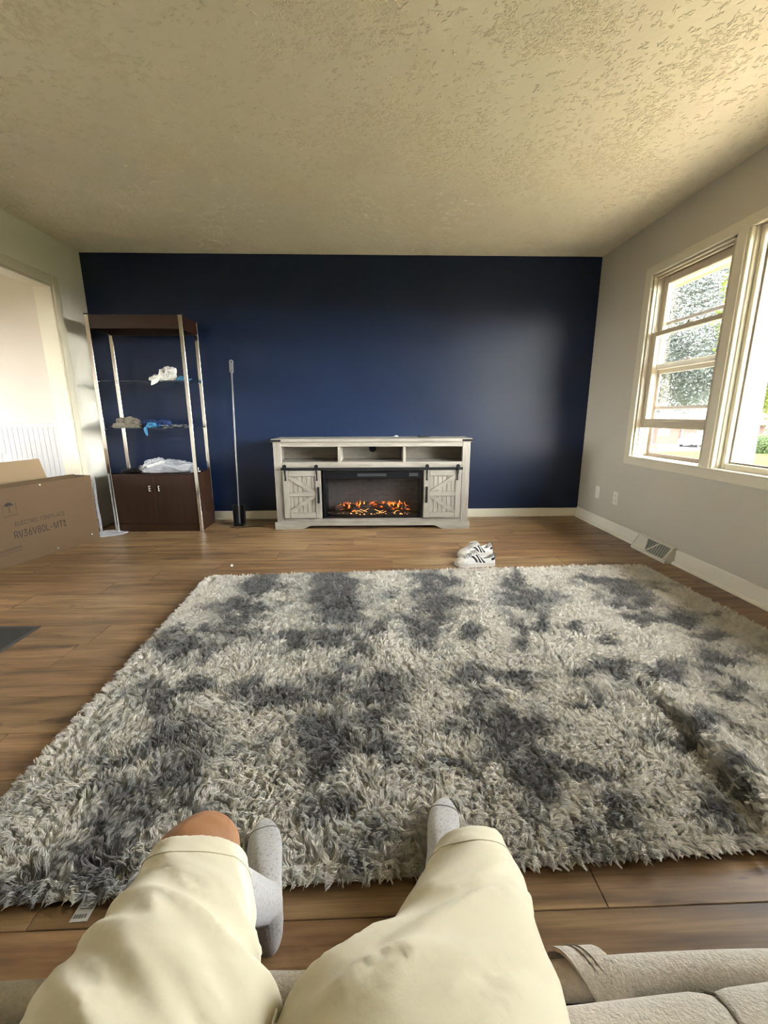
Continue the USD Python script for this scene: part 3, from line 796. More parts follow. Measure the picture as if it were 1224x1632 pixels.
for s in (-1, 1):
    obj('fascia', bx(s * (w_ - .004), s * (w_ - .022), -d_ + .021, d_ - .021, 1.732, 1.838, .002), 'walnut_flat', et)
obj('top_board', bx(-w_ + .022, w_ - .022, -d_ + .022, d_ - .022, 1.80, 1.834, .001), 'walnut_flat', et)
for z in (1.318, .922):
    obj('glass_shelf', bx(-iw + .004, iw - .004, -d_ + .021, d_ - .021, z, z + .007, .001), 'shelf_glass', et)
    obj('shelf_clip', [bx(sx_ * (w_ - .036), sx_ * (w_ - .030), sy_ * (d_ - .026), sy_ * (d_ - .021), z - .006, z + .0, .001) for sx_ in (-1, 1) for sy_ in (-1, 1)], 'chrome', et)
obj('smoked_shelf', bx(-iw + .004, iw - .004, -d_ + .021, d_ - .021, .528, .536, .001), 'smoked_glass', et)
obj('cabinet_side', bx(-w_ + .010, -w_ + .028, -d_ + .022, d_ - .022, 0, .520, .002), 'walnut', et)
obj('cabinet_side', bx(w_ - .010, w_ - .028, -d_ + .022, d_ - .022, 0, .520, .002), 'walnut', et)
obj('cabinet_top', bx(-w_ + .010, w_ - .010, -d_ + .006, d_ - .008, .518, .5275, .002), 'walnut_flat', et)
obj('cabinet_back', bx(-w_ + .028, w_ - .028, d_ - .032, d_ - .022, .01, .518, .001), 'walnut', et)
obj('kick_plate', bx(-w_ + .030, w_ - .030, -d_ + .012, -d_ + .03, 0, .074, .002), 'walnut_flat', et)
for s in (-1, 1):
    dr = obj('cabinet_door', bx(s * .0015, s * (w_ - .035), -d_ + .006, -d_ + .022, .078, .516, .002), 'walnut', et)
    kx = s * .042
    obj('door_pull', [bx(kx - .004, kx + .004, -d_ - .016, -d_ - .008, .375, .425, .002)] + [bx(kx - .004, kx + (.016 if s < 0 else .010), -d_ - .014, -d_ - .004, z - .004, z + .004, .001) for z in (.379, .400, .421)] + [bx(kx - .004, kx + .004, -d_ - .010, -d_ + .0065, z - .004, z + .004, .001) for z in (.383, .417)], 'chrome_knob', dr)

# things on the display shelf
SZ1, SZ2, SZ3 = 1.325, .929, .536
wb = thing('crumpled_plastic_bag', 'crumpled white plastic bag on the upper glass shelf', 'plastic bag', (-1.79, 3.93, SZ1))
obj('bag', [moved(crumple(.075, .06, .082, 12, 3, .65, 2.4), .026, 0, 0), moved(crumple(.07, .055, .036, 15, 3, .6, 3), -.055, -.01, 0)], 'white_plastic_bag', wb)
obj('hanging_corner', sheet(8, 6, lambda u, v: np.stack([-.045 + .06 * u - .01 * v, -.160 - .006 * np.sin(5 * u + 3 * v), .002 - .045 * v * (1 - .5 * u) + 0 * u], -1)), 'white_plastic_bag', wb)
obj('bag_tail', sheet(10, 8, lambda u, v: np.stack([-.05 + .07 * u, -.15 * v, .006 + .012 * np.sin(6 * u + 2) * np.sin(5 * v) ** 2], -1)), 'white_plastic_bag', wb)


def glove(name, label, loc, mat, seed, s=1.0, drop=False):
    g = thing(name, label, 'glove', loc)
    r = np.random.default_rng(seed)
    m = [crumple(.052 * s, .036 * s, .040 * s, seed, 4, .6, 2.6)]
    for k in range(4):
        a = r.uniform(-.5, .5) + (k - 1.5) * .55
        t = np.linspace(0, 1, 8)
        L = r.uniform(.045, .07) * s
        m.append(tube(np.stack([.025 * math.cos(a) + L * t * math.cos(a + .5 * math.sin(seed + k)), .02 * math.sin(a) + L * t * math.sin(a), .009 + .012 * np.sin(3 * t + k) ** 2], 1), np.stack([.0085 + 0 * t, .005 + 0 * t], 1), 8))
    obj('glove_body', m, mat, g, smooth=True)
    if drop:
        obj('hanging_finger', tube([(.0, -.015, .012), (.0, -.05, .010), (-.004, -.082, .009), (-.006, -.098, .003), (-.004, -.103, -.02), (0.0, -.102, -.045), (.003, -.101, -.066)], [(.014, .004), (.014, .004), (.015, .004), (.015, .004), (.014, .004), (.012, .004), (.007, .003)], 10), mat, g, smooth=True)
    return g


glove('rubber_glove', 'light blue rubber glove tucked beside the white bag on the upper glass shelf', (-1.635, 3.90, SZ1), 'glove_blue', 21, .72)
hat = thing('tan_work_cloth', 'bunched tan work cloth at the left end of the middle glass shelf', 'cloth', (-2.165, 3.92, SZ2))
obj('cloth', [moved(crumple(.100, .080, .066, 31, 4, .45, 3.0), .005, 0, 0), moved(crumple(.065, .05, .035, 33, 4, .3, 3, False), -.02, -.08, 0)], 'cloth_tan', hat, smooth=True)
obj('cloth_flap', sheet(12, 8, lambda u, v: np.stack([-.075 + .11 * u, -.08 - .085 * v, .012 + .01 * np.sin(4 * u) * (1 - v) + .02 * u * (1 - v) + .004 * v], -1)), 'cloth_tan', hat)
glove('work_glove', 'dark blue work glove lying beside the tan cloth on the middle glass shelf', (-1.985, 3.965, SZ2), 'glove_navy', 41, 1.12)
glove('work_glove', 'dark blue work glove at the right end of the glove heap, beside the loose hardware', (-1.880, 3.985, SZ2), 'glove_navy', 42, 1.12)
glove('rubber_glove', 'light blue rubber glove with one finger hanging over the middle glass shelf edge', (-1.935, 3.875, SZ2), 'glove_blue', 55, .75, True)
for k in range(26):
    a = r_.uniform(0, PI)
    L = r_.uniform(.045, .095)
    x, y = -1.83 + .24 * r_.random() ** .8, 3.86 + .10 * r_.random()
    m = [bx(-L / 2, L / 2, -.004, .004, 0, .003, .001)] if k % 3 else [cyl(.003, (-L / 2, 0, .003), (L / 2, 0, .003), 8), cyl(.006, (L / 2 - .005, 0, .003), (L / 2, 0, .003), 8)]
    mm = moved(join(m), x, y, SZ2 + .0005 + .0045 * (k % 6), rz=a)
    obj('screw' if k % 3 == 0 else 'metal_strip', mm, 'hardware_grey', label=('loose grey screw in the hardware pile on the middle glass shelf' if k % 3 == 0 else 'thin grey metal strip in the hardware pile on the middle glass shelf'), cat='screw' if k % 3 == 0 else 'metal strip', group='loose screws in the hardware pile' if k % 3 == 0 else 'loose metal strips in the hardware pile')
cp = thing('clear_plastic_packaging', 'crumpled clear plastic packaging heaped on top of the dark cabinet', 'plastic packaging', (-1.85, 3.93, SZ3))
obj('film', [moved(crumple(.185, .095, .060, 61, 4, .7, 3.2), .02, 0, 0), moved(crumple(.12, .08, .078, 62, 4, .7, 3), -.10, -.02, 0)], 'clear_plastic', cp)
obj('film_fold', [sheet(14, 10, lambda u, v: np.stack([-.20 + .17 * u, -.09 + .10 * v, .03 + .03 * np.sin(5 * u + 4 * v) + .02 * v + .02 * u], -1)), sheet(14, 10, lambda u, v: np.stack([-.03 + .24 * u, -.10 + .12 * v, .045 + .015 * np.sin(6 * u + 3 * v) + .02 * v - .02 * u], -1))], 'milky_plastic', cp)
obj('label_card', moved(bx(-.075, .075, -.018, .018, 0, .002, .0005), -.075, -.085, .070, rz=.5, rx=.7, ry=-.25), 'card_white', cp)
fb = thing('folded_black_cloth', 'folded black cloth on the left of the cabinet top', 'cloth', (-2.185, 3.92, SZ3))
obj('cloth', crumple(.075, .07, .018, 71, 4, .3, 3), 'black_plastic', fb)
vs = thing('wire_holder', 'small white block holding an upright thin wire on the cabinet top', 'wire holder', (-1.605, 3.93, SZ3))
obj('holder', bx(-.018, .018, -.014, .014, 0, .032, .004), 'card_white', vs)
t = np.linspace(0, 1, 14)
obj('wire', tube(np.stack([.004 * np.sin(9 * t), .003 * np.cos(7 * t), .03 + .125 * t], 1), .0022, 6), 'vent_grey', vs, smooth=True)
obj('white_paper_scrap', moved(bx(-.04, .04, -.03, .03, 0, .003, .001), -1.585, 3.86, SZ3 + .0005, rz=.3), 'card_white', label='small white paper scrap at the right corner of the cabinet top', cat='paper')

# ================================================================== LOBBY DUSTPAN
dp = thing('upright_dustpan', 'black upright dustpan with a tall thin grey pole, standing against the blue wall', 'dustpan', (-1.262, 3.955, 0))
pan = mbox(-.062, .062, -.045, .05, .012, .200) - mbox(-.056, .056, -.08, .042, .018, .19)
pf = from_man(m3.Manifold.batch_hull([m3.Manifold.cylinder(.188, .028, .032, 20).translate([x, .018, .012]) for x in (-.028, .028)]) - m3.Manifold.batch_hull([m3.Manifold.cylinder(.2, .024, .028, 20).translate([x, .010, .02]) for x in (-.026, .026)]).translate([0, -.012, 0]))
obj('pan', pf, 'black_plastic', dp)
obj('pan_foot', [crumple(.045, .035, .014, 5, 3, .1, 2, False), moved(bx(-.05, .05, -.03, .03, 0, .02, .006), 0, .005, 0)], 'black_plastic', dp)
p0, p1 = np.array([.008, -.020, .03]), np.array([.004, .12, 1.42])
obj('pole', tube([p0, p0 + (p1 - p0) * .5, p1], .0075, 12), 'pole_grey', dp, smooth=True)
obj('pole_socket', tube([p0 + (p1 - p0) * .0, p0 + (p1 - p0) * .12], .0105, 12), 'vent_grey', dp, smooth=True)
grip = sg.Polygon(np.array(sg.LineString([(0, 0), (0, .085)]).buffer(.017, 12).exterior.coords)).difference(sg.Point(0, .082).buffer(.0085)).difference(sg.Point(0, .006).buffer(.005))
gm = extrude(grip, .012, 'xz', -.006)
obj('grip', moved(gm, p1[0], p1[1], p1[2] + .005, rx=-.10), 'grip_grey', dp)
t = np.linspace(0, 1, 30)
obj('power_cord', tube(np.stack([-1.33 + .30 * t + .02 * np.sin(14 * t), 3.90 - .03 * np.sin(6 * t), .0035 + 0 * t], 1), .003, 6), 'black_plastic', smooth=True, label='short black cord lying on the floor beside the dustpan base', cat='cord')

# ================================================================== CARTON IN THE OPENING
ang = math.atan2(.2793, .9602)           # the carton's long side, seen reading left to right, runs towards +y
bxl = thing('cardboard_box', 'long brown cardboard carton with printed lettering leaning out of the side room', 'cardboard box', (-2.342, 3.58, 0), math.atan2(.9602, .2793))
# local: x along the reading direction (ends at 0 on the right), y into the box, z up
BL, BW, BH, TH = 1.18, .215, .549, .005
obj('front_wall', bx(-BL, 0, 0, TH, 0, BH, .001), 'cardboard', bxl)
obj('back_wall', bx(-BL, 0, BW - TH, BW, 0, BH, .001), 'cardboard', bxl)
obj('end_wall', bx(-TH, 0, TH, BW - TH, 0, BH, .001), 'cardboard', bxl)
obj('end_wall', bx(-BL, -BL + TH, TH, BW - TH, 0, BH, .001), 'cardboard', bxl)
obj('bottom', bx(-BL + TH, -TH, TH, BW - TH, .0005, TH, .0005), 'cardboard', bxl)
fl_ = bx(-BL, -.126, -.0025, .0025, 0, .060, .001)
obj('front_flap', moved(fl_, 0, .010, BH - .034, rx=-.12), 'cardboard', bxl)
obj('back_flap', moved(bx(-BL + .04, -.20, -.0025, .0025, 0, .16, .001), 0, BW - .004, BH - .002, rx=-.30), 'cardboard_sunlit', bxl)


def ink(name, m, mat):
    """Print on the front of the carton: text in xy is stood up on the face."""
    m = m.copy()
    v = m.vertices
    m.vertices = np.stack([v[:, 0], -v[:, 2] - .0003, v[:, 1]], 1)
    obj(name, m, mat, bxl)


def fit_text(s, x0, x1, z, height, bold=False):
    m = meshkit.text_mesh(s, height, .0004, bold)
    b = m.bounds
    m.vertices = (m.vertices - [b[0, 0], 0, 0]) * [(x1 - x0) / (b[1, 0] - b[0, 0]), 1, 1] + [x0, z, 0]
    return m


ink('printed_words', fit_text('ELECTRIC FIREPLACE', -.635, -.272, .272, .030), 'print_brown')
ink('printed_code', fit_text('RV36V80L-MT1', -.652, -.270, .184, .052), 'print_dark')
dome_ = sg.Point(0, 0).buffer(.030, 16).intersection(sg.box(-1, 0, 1, 1)).difference(sg.Point(-.02, 0).buffer(.009)).difference(sg.Point(.0, 0).buffer(.009)).difference(sg.Point(.02, 0).buffer(.009))
ink('printed_umbrella', join([trimesh.creation.extrude_polygon(affinity.translate(dome_, -.652, .415), .0004, engine='earcut') if dome_.geom_type == 'Polygon' else join([trimesh.creation.extrude_polygon(affinity.translate(g, -.652, .415), .0004, engine='earcut') for g in dome_.geoms])] + [trimesh.creation.extrude_polygon(sg.box(-.654, .372, -.650, .42), .0004, engine='earcut')]), 'print_dark')
ink('printed_frame', join([trimesh.creation.extrude_polygon(sg.box(a, b, c, d), .0003, engine='earcut') for a, b, c, d in ((-.70, .355, -.60, .357), (-.70, .348, -.60, .350), (-.695, .363, -.693, .44), (-.607, .363, -.605, .44))]), 'print_brown')
ink('tape_mark', join([trimesh.creation.extrude_polygon(sg.Polygon([(-1.0, .070), (-.62, .095), (-.62, .102), (-1.0, .077)]), .0003, engine='earcut'), trimesh.creation.extrude_polygon(sg.Polygon([(-1.0, .095), (-.62, .112), (-.62, .130), (-1.0, .108)]), .0003, engine='earcut')]), 'stain_brown')
for x, z, r0 in ((-.074, .060, .0065), (-.371, .030, .005), (-.42, .535, .006)):
    obj('foam_bead', moved(trimesh.creation.icosphere(2, r0), x, -r0 * .6, z), 'foam_white', bxl, smooth=True)

pk = thing('packing_film', 'sheet of milky packing film rising behind the cardboard carton in the opening', 'packing film', (-2.86, 3.52, 0))
obj('film', sheet(34, 22, lambda u, v: np.stack([-.10 + .12 * np.sin(3 * u + 1.2) + .03 * np.sin(11 * v + 7 * u), -.45 + .66 * u + .02 * np.sin(9 * v), .0 + v * (.60 + .09 * (u > .45) * 1.0 + .025 * np.sin(9 * u)) + .02 * v * np.sin(17 * u)], -1), .001), 'milky_plastic', pk)
pf2 = thing('plastic_bag_scrap', 'clear plastic bag scrap on the floor between the carton and the cabinet', 'plastic bag', (-2.335, 3.70, 0))
obj('film', [moved(crumple(.10, .065, .022, 81, 4, .5, 2.6), 0, .0, 0), sheet(16, 10, lambda u, v: np.stack([-.06 + .20 * u, -.09 + .10 * v + .05 * u, .004 + .028 * np.sin(3 * v) * (1 - .6 * u) + .008 * np.sin(8 * u)], -1))], 'clear_plastic', pf2)
obj('film_edge', tube([(-.03, -.10, .008), (.05, -.07, .010), (.11, -.03, .012), (.15, .02, .014)], .004, 6), 'milky_plastic', pf2, smooth=True)
obj('film_strip', sheet(6, 20, lambda u, v: np.stack([-.045 - .02 * u + .003 * np.sin(9 * v), -.045 + .06 * u, .02 + .50 * v], -1)), 'clear_plastic', pf2)

# ================================================================== DOORMAT
dm = thing('doormat', 'flat black rubber doormat on the plank floor at the left edge', 'doormat', (-2.05, 1.66, 0))
obj('mat_field', bx(-.37, .37, -.31, .31, 0, .007, .002), 'mat_black', dm)
obj('mat_border', [bx(-.39, .39, -.33, -.308, 0, .006, .002), bx(-.39, .39, .308, .33, 0, .006, .002), bx(-.39, -.368, -.31, .31, 0, .006, .002), bx(.368, .39, -.31, .31, 0, .006, .002)], 'mat_border', dm)
fc = obj('foam_crumb', moved(trimesh.creation.icosphere(1, .009), -.98, 2.83, .007), 'foam_white', label='tiny white foam crumb on the planks behind the rug', cat='foam crumb')

# ================================================================== SNEAKERS (local: heel at x = 0, toe at +x)
SL = .285


def shoe_profile(s):
    hw = np.interp(s, [0, .02, .06, .15, .3, .45, .6, .72, .85, .93, .98, 1.0], [.004, .022, .032, .038, .0385, .0385, .043, .047, .0445, .035, .018, .003])
    h = np.interp(s, [0, .03, .08, .16, .26, .34, .42, .48, .56, .66, .76, .86, .94, 1.0], [.078, .084, .083, .073, .065, .066, .085, .102, .094, .076, .062, .053, .043, .026])
    dip = np.interp(s, [0, .045, .075, .36, .43, 1], [0, 0, 1, 1, 0, 0])
    return hw, h, dip


def shoe_pt(s, th, off=0.0):
    hw, h, dip = shoe_profile(s)
    c, sn = np.cos(th), np.sin(th)
    ca = np.abs(c) ** .62
    y = (hw + off) * np.sign(c) * ca
    z = .018 + (h + off - .018) * np.abs(sn) ** .75
    inside = np.clip((.80 - ca) / .14, 0, 1)
    z = z - dip * inside * (z - .030)
    return np.stack([s * SL + off * np.interp(s, [0, .5, 1], [-1, 0, 1]), y + .004 * np.sin(s * 3), z], -1)


def patch(s0, s1, t0, t1, off, ns=8, nt=8, slant=0.0, thick=.0012):
    def fn(u, v):
        th = t0 + (t1 - t0) * v
        s = s0 + (s1 - s0) * u + slant * (v - .5)
        return shoe_pt(s, th, off)
    return sheet(ns, nt, fn, thick)


def make_shoe(label, loc, rot):
    sh = thing('sneaker', label, 'sneaker', loc, rot, 'pair of white sneakers at the back edge of the rug')
    obj('upper', patch(0, 1, 0.0, PI, 0, 72, 48, 0, .002), 'shoe_white', sh, smooth=True)
    obj('lining', patch(.07, .42, PI * .275, PI * .725, .0010, 30, 30, 0, .0006), 'shoe_lining', sh, smooth=True)
    ss = np.linspace(0, 1, 40)
    hw, _, _ = shoe_profile(ss)
    hw = hw + .0035
    ring = np.vstack([np.c_[ss * (SL + .006) - .003, hw + .004 * np.sin(ss * 3)], np.c_[ss * (SL + .006) - .003, -hw + .004 * np.sin(ss * 3)][::-1]])
    so = trimesh.creation.extrude_polygon(sg.Polygon(ring).buffer(0).buffer(-.001).buffer(.001), .026, engine='earcut')
    v = so.vertices
    v[:, 2] += .007 * np.clip((v[:, 0] / SL - .8) / .2, 0, 1) ** 2
    obj('sole', so, 'shoe_sole', sh, smooth=40)
    obj('toe_cap', patch(.80, .995, .18, PI - .18, .0016, 20, 24), 'shoe_toe', sh, smooth=True)
    for side in (0, 1):
        for k, s in enumerate((.375, .47, .565)):
            t0, t1 = (.12, 1.10) if side == 0 else (PI - .12, PI - 1.10)
            obj('stripe', patch(s - .026, s + .026, t0, t1, .0014, 5, 10, .15), 'shoe_stripe', sh, smooth=True)
    obj('heel_tab', [patch(.0, .05, .35, PI - .35, .0016, 6, 20)], 'shoe_stripe', sh, smooth=True)
    obj('heel_patch', [patch(.05, .13, .30, .62, .0014, 6, 6), patch(.05, .13, PI - .30, PI - .62, .0014, 6, 6)], 'shoe_stripe', sh, smooth=True)
    lc = []
    for k, s in enumerate(np.linspace(.50, .74, 6)):
        th = np.linspace(PI * .30, PI * .70, 10)
        lc.append(tube(np.stack([shoe_pt(np.full_like(th, s) + (.012 * (th - PI / 2) * (1 if k % 2 else -1)), th, .004)], 0)[0], [(.0042, .0016)] * 10, 8))
    a = np.linspace(0, 2 * PI, 18)
    for sgn in (-1, 1):
        lc.append(tube(np.stack([.48 * SL + .030 * (1 - np.cos(a)) * .5 - .01 * np.sin(a), sgn * (.006 + .026 * (1 - np.cos(a)) * .6) + .010 * np.sin(a), .104 - .020 * (1 - np.cos(a)) * .5], 1), [(.0038, .0018)] * 18, 8))
        lc.append(tube(np.stack([.48 * SL + np.linspace(0, .03, 10), sgn * np.linspace(.004, .045, 10), .103 - np.linspace(0, 1, 10) ** 1.5 * .055], 1), [(.0035, .0018)] * 10, 8))
    obj('laces', lc, 'lace_white', sh, smooth=True)
    obj('tongue', patch(.41, .49, PI * .33, PI * .67, .006, 8, 12, 0, .004), 'shoe_white', sh, smooth=True)
    return sh


make_shoe('white sneaker with three black stripes, the nearer of the pair, against the rug', (.868, 2.800, 0), PI + .05)
make_shoe('white sneaker with black stripes, half hidden behind the nearer sneaker of the pair', (.915, 3.045, 0), PI + .30)

# ================================================================== SHAG RUG
RT = math.radians(1.95)
RC = np.array([.4325, 1.697])
RL, RW = 2.89, 1.87
rug = thing('shag_rug', 'large grey and cream tie-dyed shag rug spread across the plank floor', 'rug', (RC[0], RC[1], 0), RT)
cR, sR = math.cos(RT), math.sin(RT)


def rug_local(wx, wy):
    dx, dy = wx - RC[0], wy - RC[1]
    return dx * cR + dy * sR, -dx * sR + dy * cR


def rug_world(lx, ly):
    return RC[0] + lx * cR - ly * sR, RC[1] + lx * sR + ly * cR


def rug_height(lx, ly):
    """Low undulations and the fold that runs towards the sofa on the right."""
    wx, wy = rug_world(lx, ly)
    P = np.stack([wx * 2.2, wy * 2.2, 0 * wx], -1)
    h = .010 * meshkit.fbm(P, 2, 3)
    dx = wx - (1.005 + .03 * np.sin((wy - .9) * 4))
    amp = np.clip((1.50 - wy) / .45, 0, 1) * np.clip((wy - .72) / .15, 0, 1)
    ridge = np.where(dx > .0, np.exp(-((dx - .030) / .060) ** 2), np.exp(-(.030 / .060) ** 2) * np.exp(-(dx / .015) ** 2))
    h = h + .050 * amp * ridge
    dx2 = wx - (.18 + .1 * np.sin(wy * 3))
    h = h + .010 * np.exp(-(dx2 / .07) ** 2) * np.clip((wy - 1.2) / .4, 0, 1) * np.clip((2.5 - wy) / .3, 0, 1)
    return h


gx, gy = np.meshgrid(np.linspace(-RL / 2, RL / 2, 120), np.linspace(-RW / 2, RW / 2, 90), indexing='ij')
gz = rug_height(gx, gy)
top = np.stack([gx, gy, gz + .006], -1)
obj('backing', sheet(120, 90, lambda u, v: np.stack([-RL / 2 + RL * u, -RW / 2 + RW * v, rug_height(-RL / 2 + RL * u, -RW / 2 + RW * v) + .003], -1), .005), 'rug_backing', rug, smooth=True)
# where the dye is dark: (x, y, half width, half depth vector) on the floor, as the rug lies
DYE = [(-.67,2.42,.097,-.031,.125),(-.69,2.15,.069,-.029,.101),(-.67,1.9,.093,-.04,.13),(-.84,1.76,.101,-.041,.098),(-.73,1.41,.095,-.021,.048),(-.49,1.41,.071,-.017,.057),(-.79,1.34,.08,-.026,.053),(-.62,1.11,.116,-.052,.114),(-.79,1.06,.065,-.018,.029),(-.67,.92,.083,-.032,.056),(-.67,.85,.031,-.03,.049),(-.73,.85,.02,-.008,.02),(-.62,.78,.065,-.026,.043),(-.74,.75,.077,-.013,.03),(-.69,.8,.037,-.015,.03),(-.22,2.45,.137,-.012,.155),(-.17,2.13,.138,-.017,.243),(-.36,1.8,.074,-.013,.074),(-.21,1.79,.074,-.007,.073),(-.06,1.66,.042,-.001,.039),(-.15,1.45,.062,-.007,.081),(-.13,1.15,.091,-.009,.11),(-.12,.93,.043,-.008,.088),(-.04,.8,.053,-.001,.045),(-.32,1.36,.139,-.007,.036),(0.,1.85,.061,0,.093),(-.49,.94,.042,-.008,.019),(-.38,.89,.024,-.006,.018),(.36,2.38,.097,.028,.198),(.36,2.07,.102,.025,.154),(.25,1.82,.091,.012,.091),(.47,1.81,.038,.014,.061),(.89,2.41,.049,.07,.204),(.89,2.17,.107,.055,.148),(.85,1.87,.047,.026,.065),(.7,1.79,.038,.031,.089),(1.02,1.85,.031,.031,.064),(1.44,2.39,.176,.034,.06),(1.44,2.22,.146,.066,.11),(1.47,2.11,.07,.051,.081),(1.38,1.89,.063,.033,.05),(1.55,1.88,.095,.049,.066),(1.04,1.71,.044,.018,.033),(1.15,1.44,.075,.036,.052),(1.47,1.52,.105,.058,.068),(.95,1.49,.077,.03,.054),(.39,1.46,.075,.01,.041),(.6,1.44,.05,.015,.041),(.75,1.3,.046,.017,.034),(.45,1.18,.105,.029,.088),(.46,.99,.055,.043,.11),(.5,.83,.047,.02,.041),(1.1,1.21,.054,.029,.038),(1.1,1.15,.062,.034,.042),(1.02,.95,.045,.036,.041),(.94,1.11,.05,.024,.033),(.64,.89,.042,.013,.023),(.6,1.,.055,.011,.022),(.86,.86,.049,.028,.035),(.91,.82,.04,.021,.025),(1.03,.89,.025,.026,.028),(.07,1.38,.071,.004,.075),(.02,1.21,.032,.002,.091),(.03,1.09,.039,.001,.038),(.24,1.05,.038,.003,.018),(.37,.91,.017,.004,.011),(1.8,1.94,.033,.029,.035),(1.59,1.72,.059,.023,.028),(1.32,1.34,.047,.031,.036),(1.62,1.25,.11,.02,.06),(1.75,1.0,.10,.02,.08)]
STEP = .0096
nx, ny = int(RL / STEP), int(RW / STEP)
tx, ty = np.meshgrid((np.arange(nx) + .5) * STEP - RL / 2, (np.arange(ny) + .5) * STEP - RW / 2, indexing='ij')
rg = np.random.default_rng(11)
tx, ty = (tx + rg.uniform(-.5, .5, tx.shape) * STEP).ravel(), (ty + rg.uniform(-.5, .5, ty.shape) * STEP).ravel()
wx, wy = rug_world(tx, ty)
Q = np.stack([wx, wy, 0 * wx], -1)
wob = np.stack([meshkit.fbm(Q * 9, 3, 21) - .5, meshkit.fbm(Q * 9, 3, 22) - .5], -1) * .16
dark = np.zeros(len(wx))
for (bxx, byy, rx, vx, vy) in DYE:
    dx, dy = wx + wob[:, 0] - bxx, wy + wob[:, 1] - byy
    sh_ = dx - dy * (vx / max(vy, 1e-3))
    q = (sh_ / (rx * 1.2)) ** 2 + (dy / (abs(vy) * 1.2)) ** 2
    dark = np.maximum(dark, np.exp(-q * .75))
n1 = meshkit.fbm(Q * 5.5, 3, 31)
n2 = meshkit.fbm(Q * 17, 3, 32)
n3 = rg.normal(0, 1, len(wx))
tone = 1.18 * dark * (.50 + .90 * n1) + .8 * np.clip(n1 - .53, 0, 1) + 1.35 * (n2 - .5) + .05 * n3 - .02
tone = np.clip(tone, 0, .999)
level = np.clip((tone * len(TONES)).astype(int), 0, len(TONES) - 1)
lean = 2 * PI * 1.3 * meshkit.fbm(Q * 3.2, 2, 41) + 1.2 * (meshkit.fbm(Q * 25, 2, 42) - .5) * 4 + rg.normal(0, .45, len(wx))
lean += -PI / 2
for e, d_e in ((0.0, RL / 2 - tx), (PI, RL / 2 + tx), (PI / 2, RW / 2 - ty), (-PI / 2, RW / 2 + ty)):
    near = d_e < .035
    lean[near] = e + rg.normal(0, .5, near.sum())


def tuft(seed, n=16):
    r = np.random.default_rng(seed)
    out = []
    t = np.linspace(0, 1, 6)
    twist = r.uniform(-1.5, 1.5)
    tipy = r.normal(0, .006)
    for k in range(n):
        a, q = r.uniform(0, 2 * PI), .0064 * math.sqrt(r.random())
        L = r.uniform(.027, .039)
        ln = r.uniform(.45, 1.0)
        bx_, by_ = q * math.cos(a), q * math.sin(a)
        conv = 1 - .55 * t
        x = bx_ * conv + L * ln * (t ** 1.5) * .85 + .003 * np.sin(5 * t + twist)
        y = by_ * conv + tipy * t + .0045 * np.sin(4.5 * t + twist + a * .3) * t
        z = L * (.98 * t - .58 * ln * t ** 2)
        out.append(tube(np.stack([x, y, z], 1), 00.00105 * (1 - .55 * t ** 2), 3, cap=False))
    return trimesh.util.concatenate(out)


pi_path = path_for('pile', rug)
pile = UsdGeom.PointInstancer.Define(stage, pi_path)
meta(pile.GetPrim(), 'long cream to charcoal shag pile', kind='stuff')
UsdGeom.Scope.Define(stage, pi_path + '/prototypes')
NS = 4
targets = []
shapes = [tuft(100 + s) for s in range(NS)]
for i in range(len(TONES)):
    for s in range(NS):
        q = usdkit.mesh(stage, f'{pi_path}/prototypes/tuft_{i * NS + s:03d}', shapes[s], MATS[f'pile_{i}'], smooth=True)
        targets.append(q.GetPath())
pile.CreatePrototypesRel().SetTargets(targets)
hz = rug_height(tx, ty)
pile.CreatePositionsAttr(Vt.Vec3fArray.FromNumpy(np.stack([tx, ty, hz + .004], 1).astype(np.float32)))
pile.CreateProtoIndicesAttr(Vt.IntArray.FromNumpy((level * NS + rg.integers(0, NS, len(tx))).astype(np.int32)))
ori = np.zeros((len(tx), 4), np.float32)            # imaginary, real as Gf.Quath arrays want them
ori[:, 0], ori[:, 3] = np.cos(lean / 2), np.sin(lean / 2)
pile.CreateOrientationsAttr(Vt.QuathArray([Gf.Quath(float(a), 0, 0, float(b)) for a, b in ori[:, [0, 3]]]))
sc = rg.uniform(.80, 1.15, len(tx))
pile.CreateScalesAttr(Vt.Vec3fArray.FromNumpy(np.stack([sc, sc, sc * rg.uniform(.8, 1.1, len(tx))], 1).astype(np.float32)))
# care tag sewn under the near edge
tg = obj('care_tag', sheet(6, 12, lambda u, v: np.stack([.036 * (u - .5) - .010 * v, .05 - .085 * v, .003 + .006 * (1 - v) + .0015 * np.sin(5 * v)], -1) @ np.array([[1, 0, 0], [0, 1, 0], [0, 0, 1]]) + np.array([rug_local(-.612, .722)[0], rug_local(-.612, .722)[1], 0]), .0008), 'tag_white', rug, label='white sewn-in care tag with small print')
tl = []
ox, oy = rug_local(-.612, .722)
for k in range(7):
    tl.append(bx(ox - .013 - .010 * (k / 12), ox + .012 - .010 * (k / 12), oy + .022 - .0058 * k - .0008, oy + .022 - .0058 * k + .0008, .0055, .0062 - .0002 * k, 0))
for k, xx in enumerate((-.013, -.008, -.003, .002, .008)):
    tl.append(bx(ox - .009 + xx, ox - .009 + xx + .0035, oy - .030, oy - .023, .0040, .0049, 0))
obj('tag_print', tl, 'tag_print', tg)

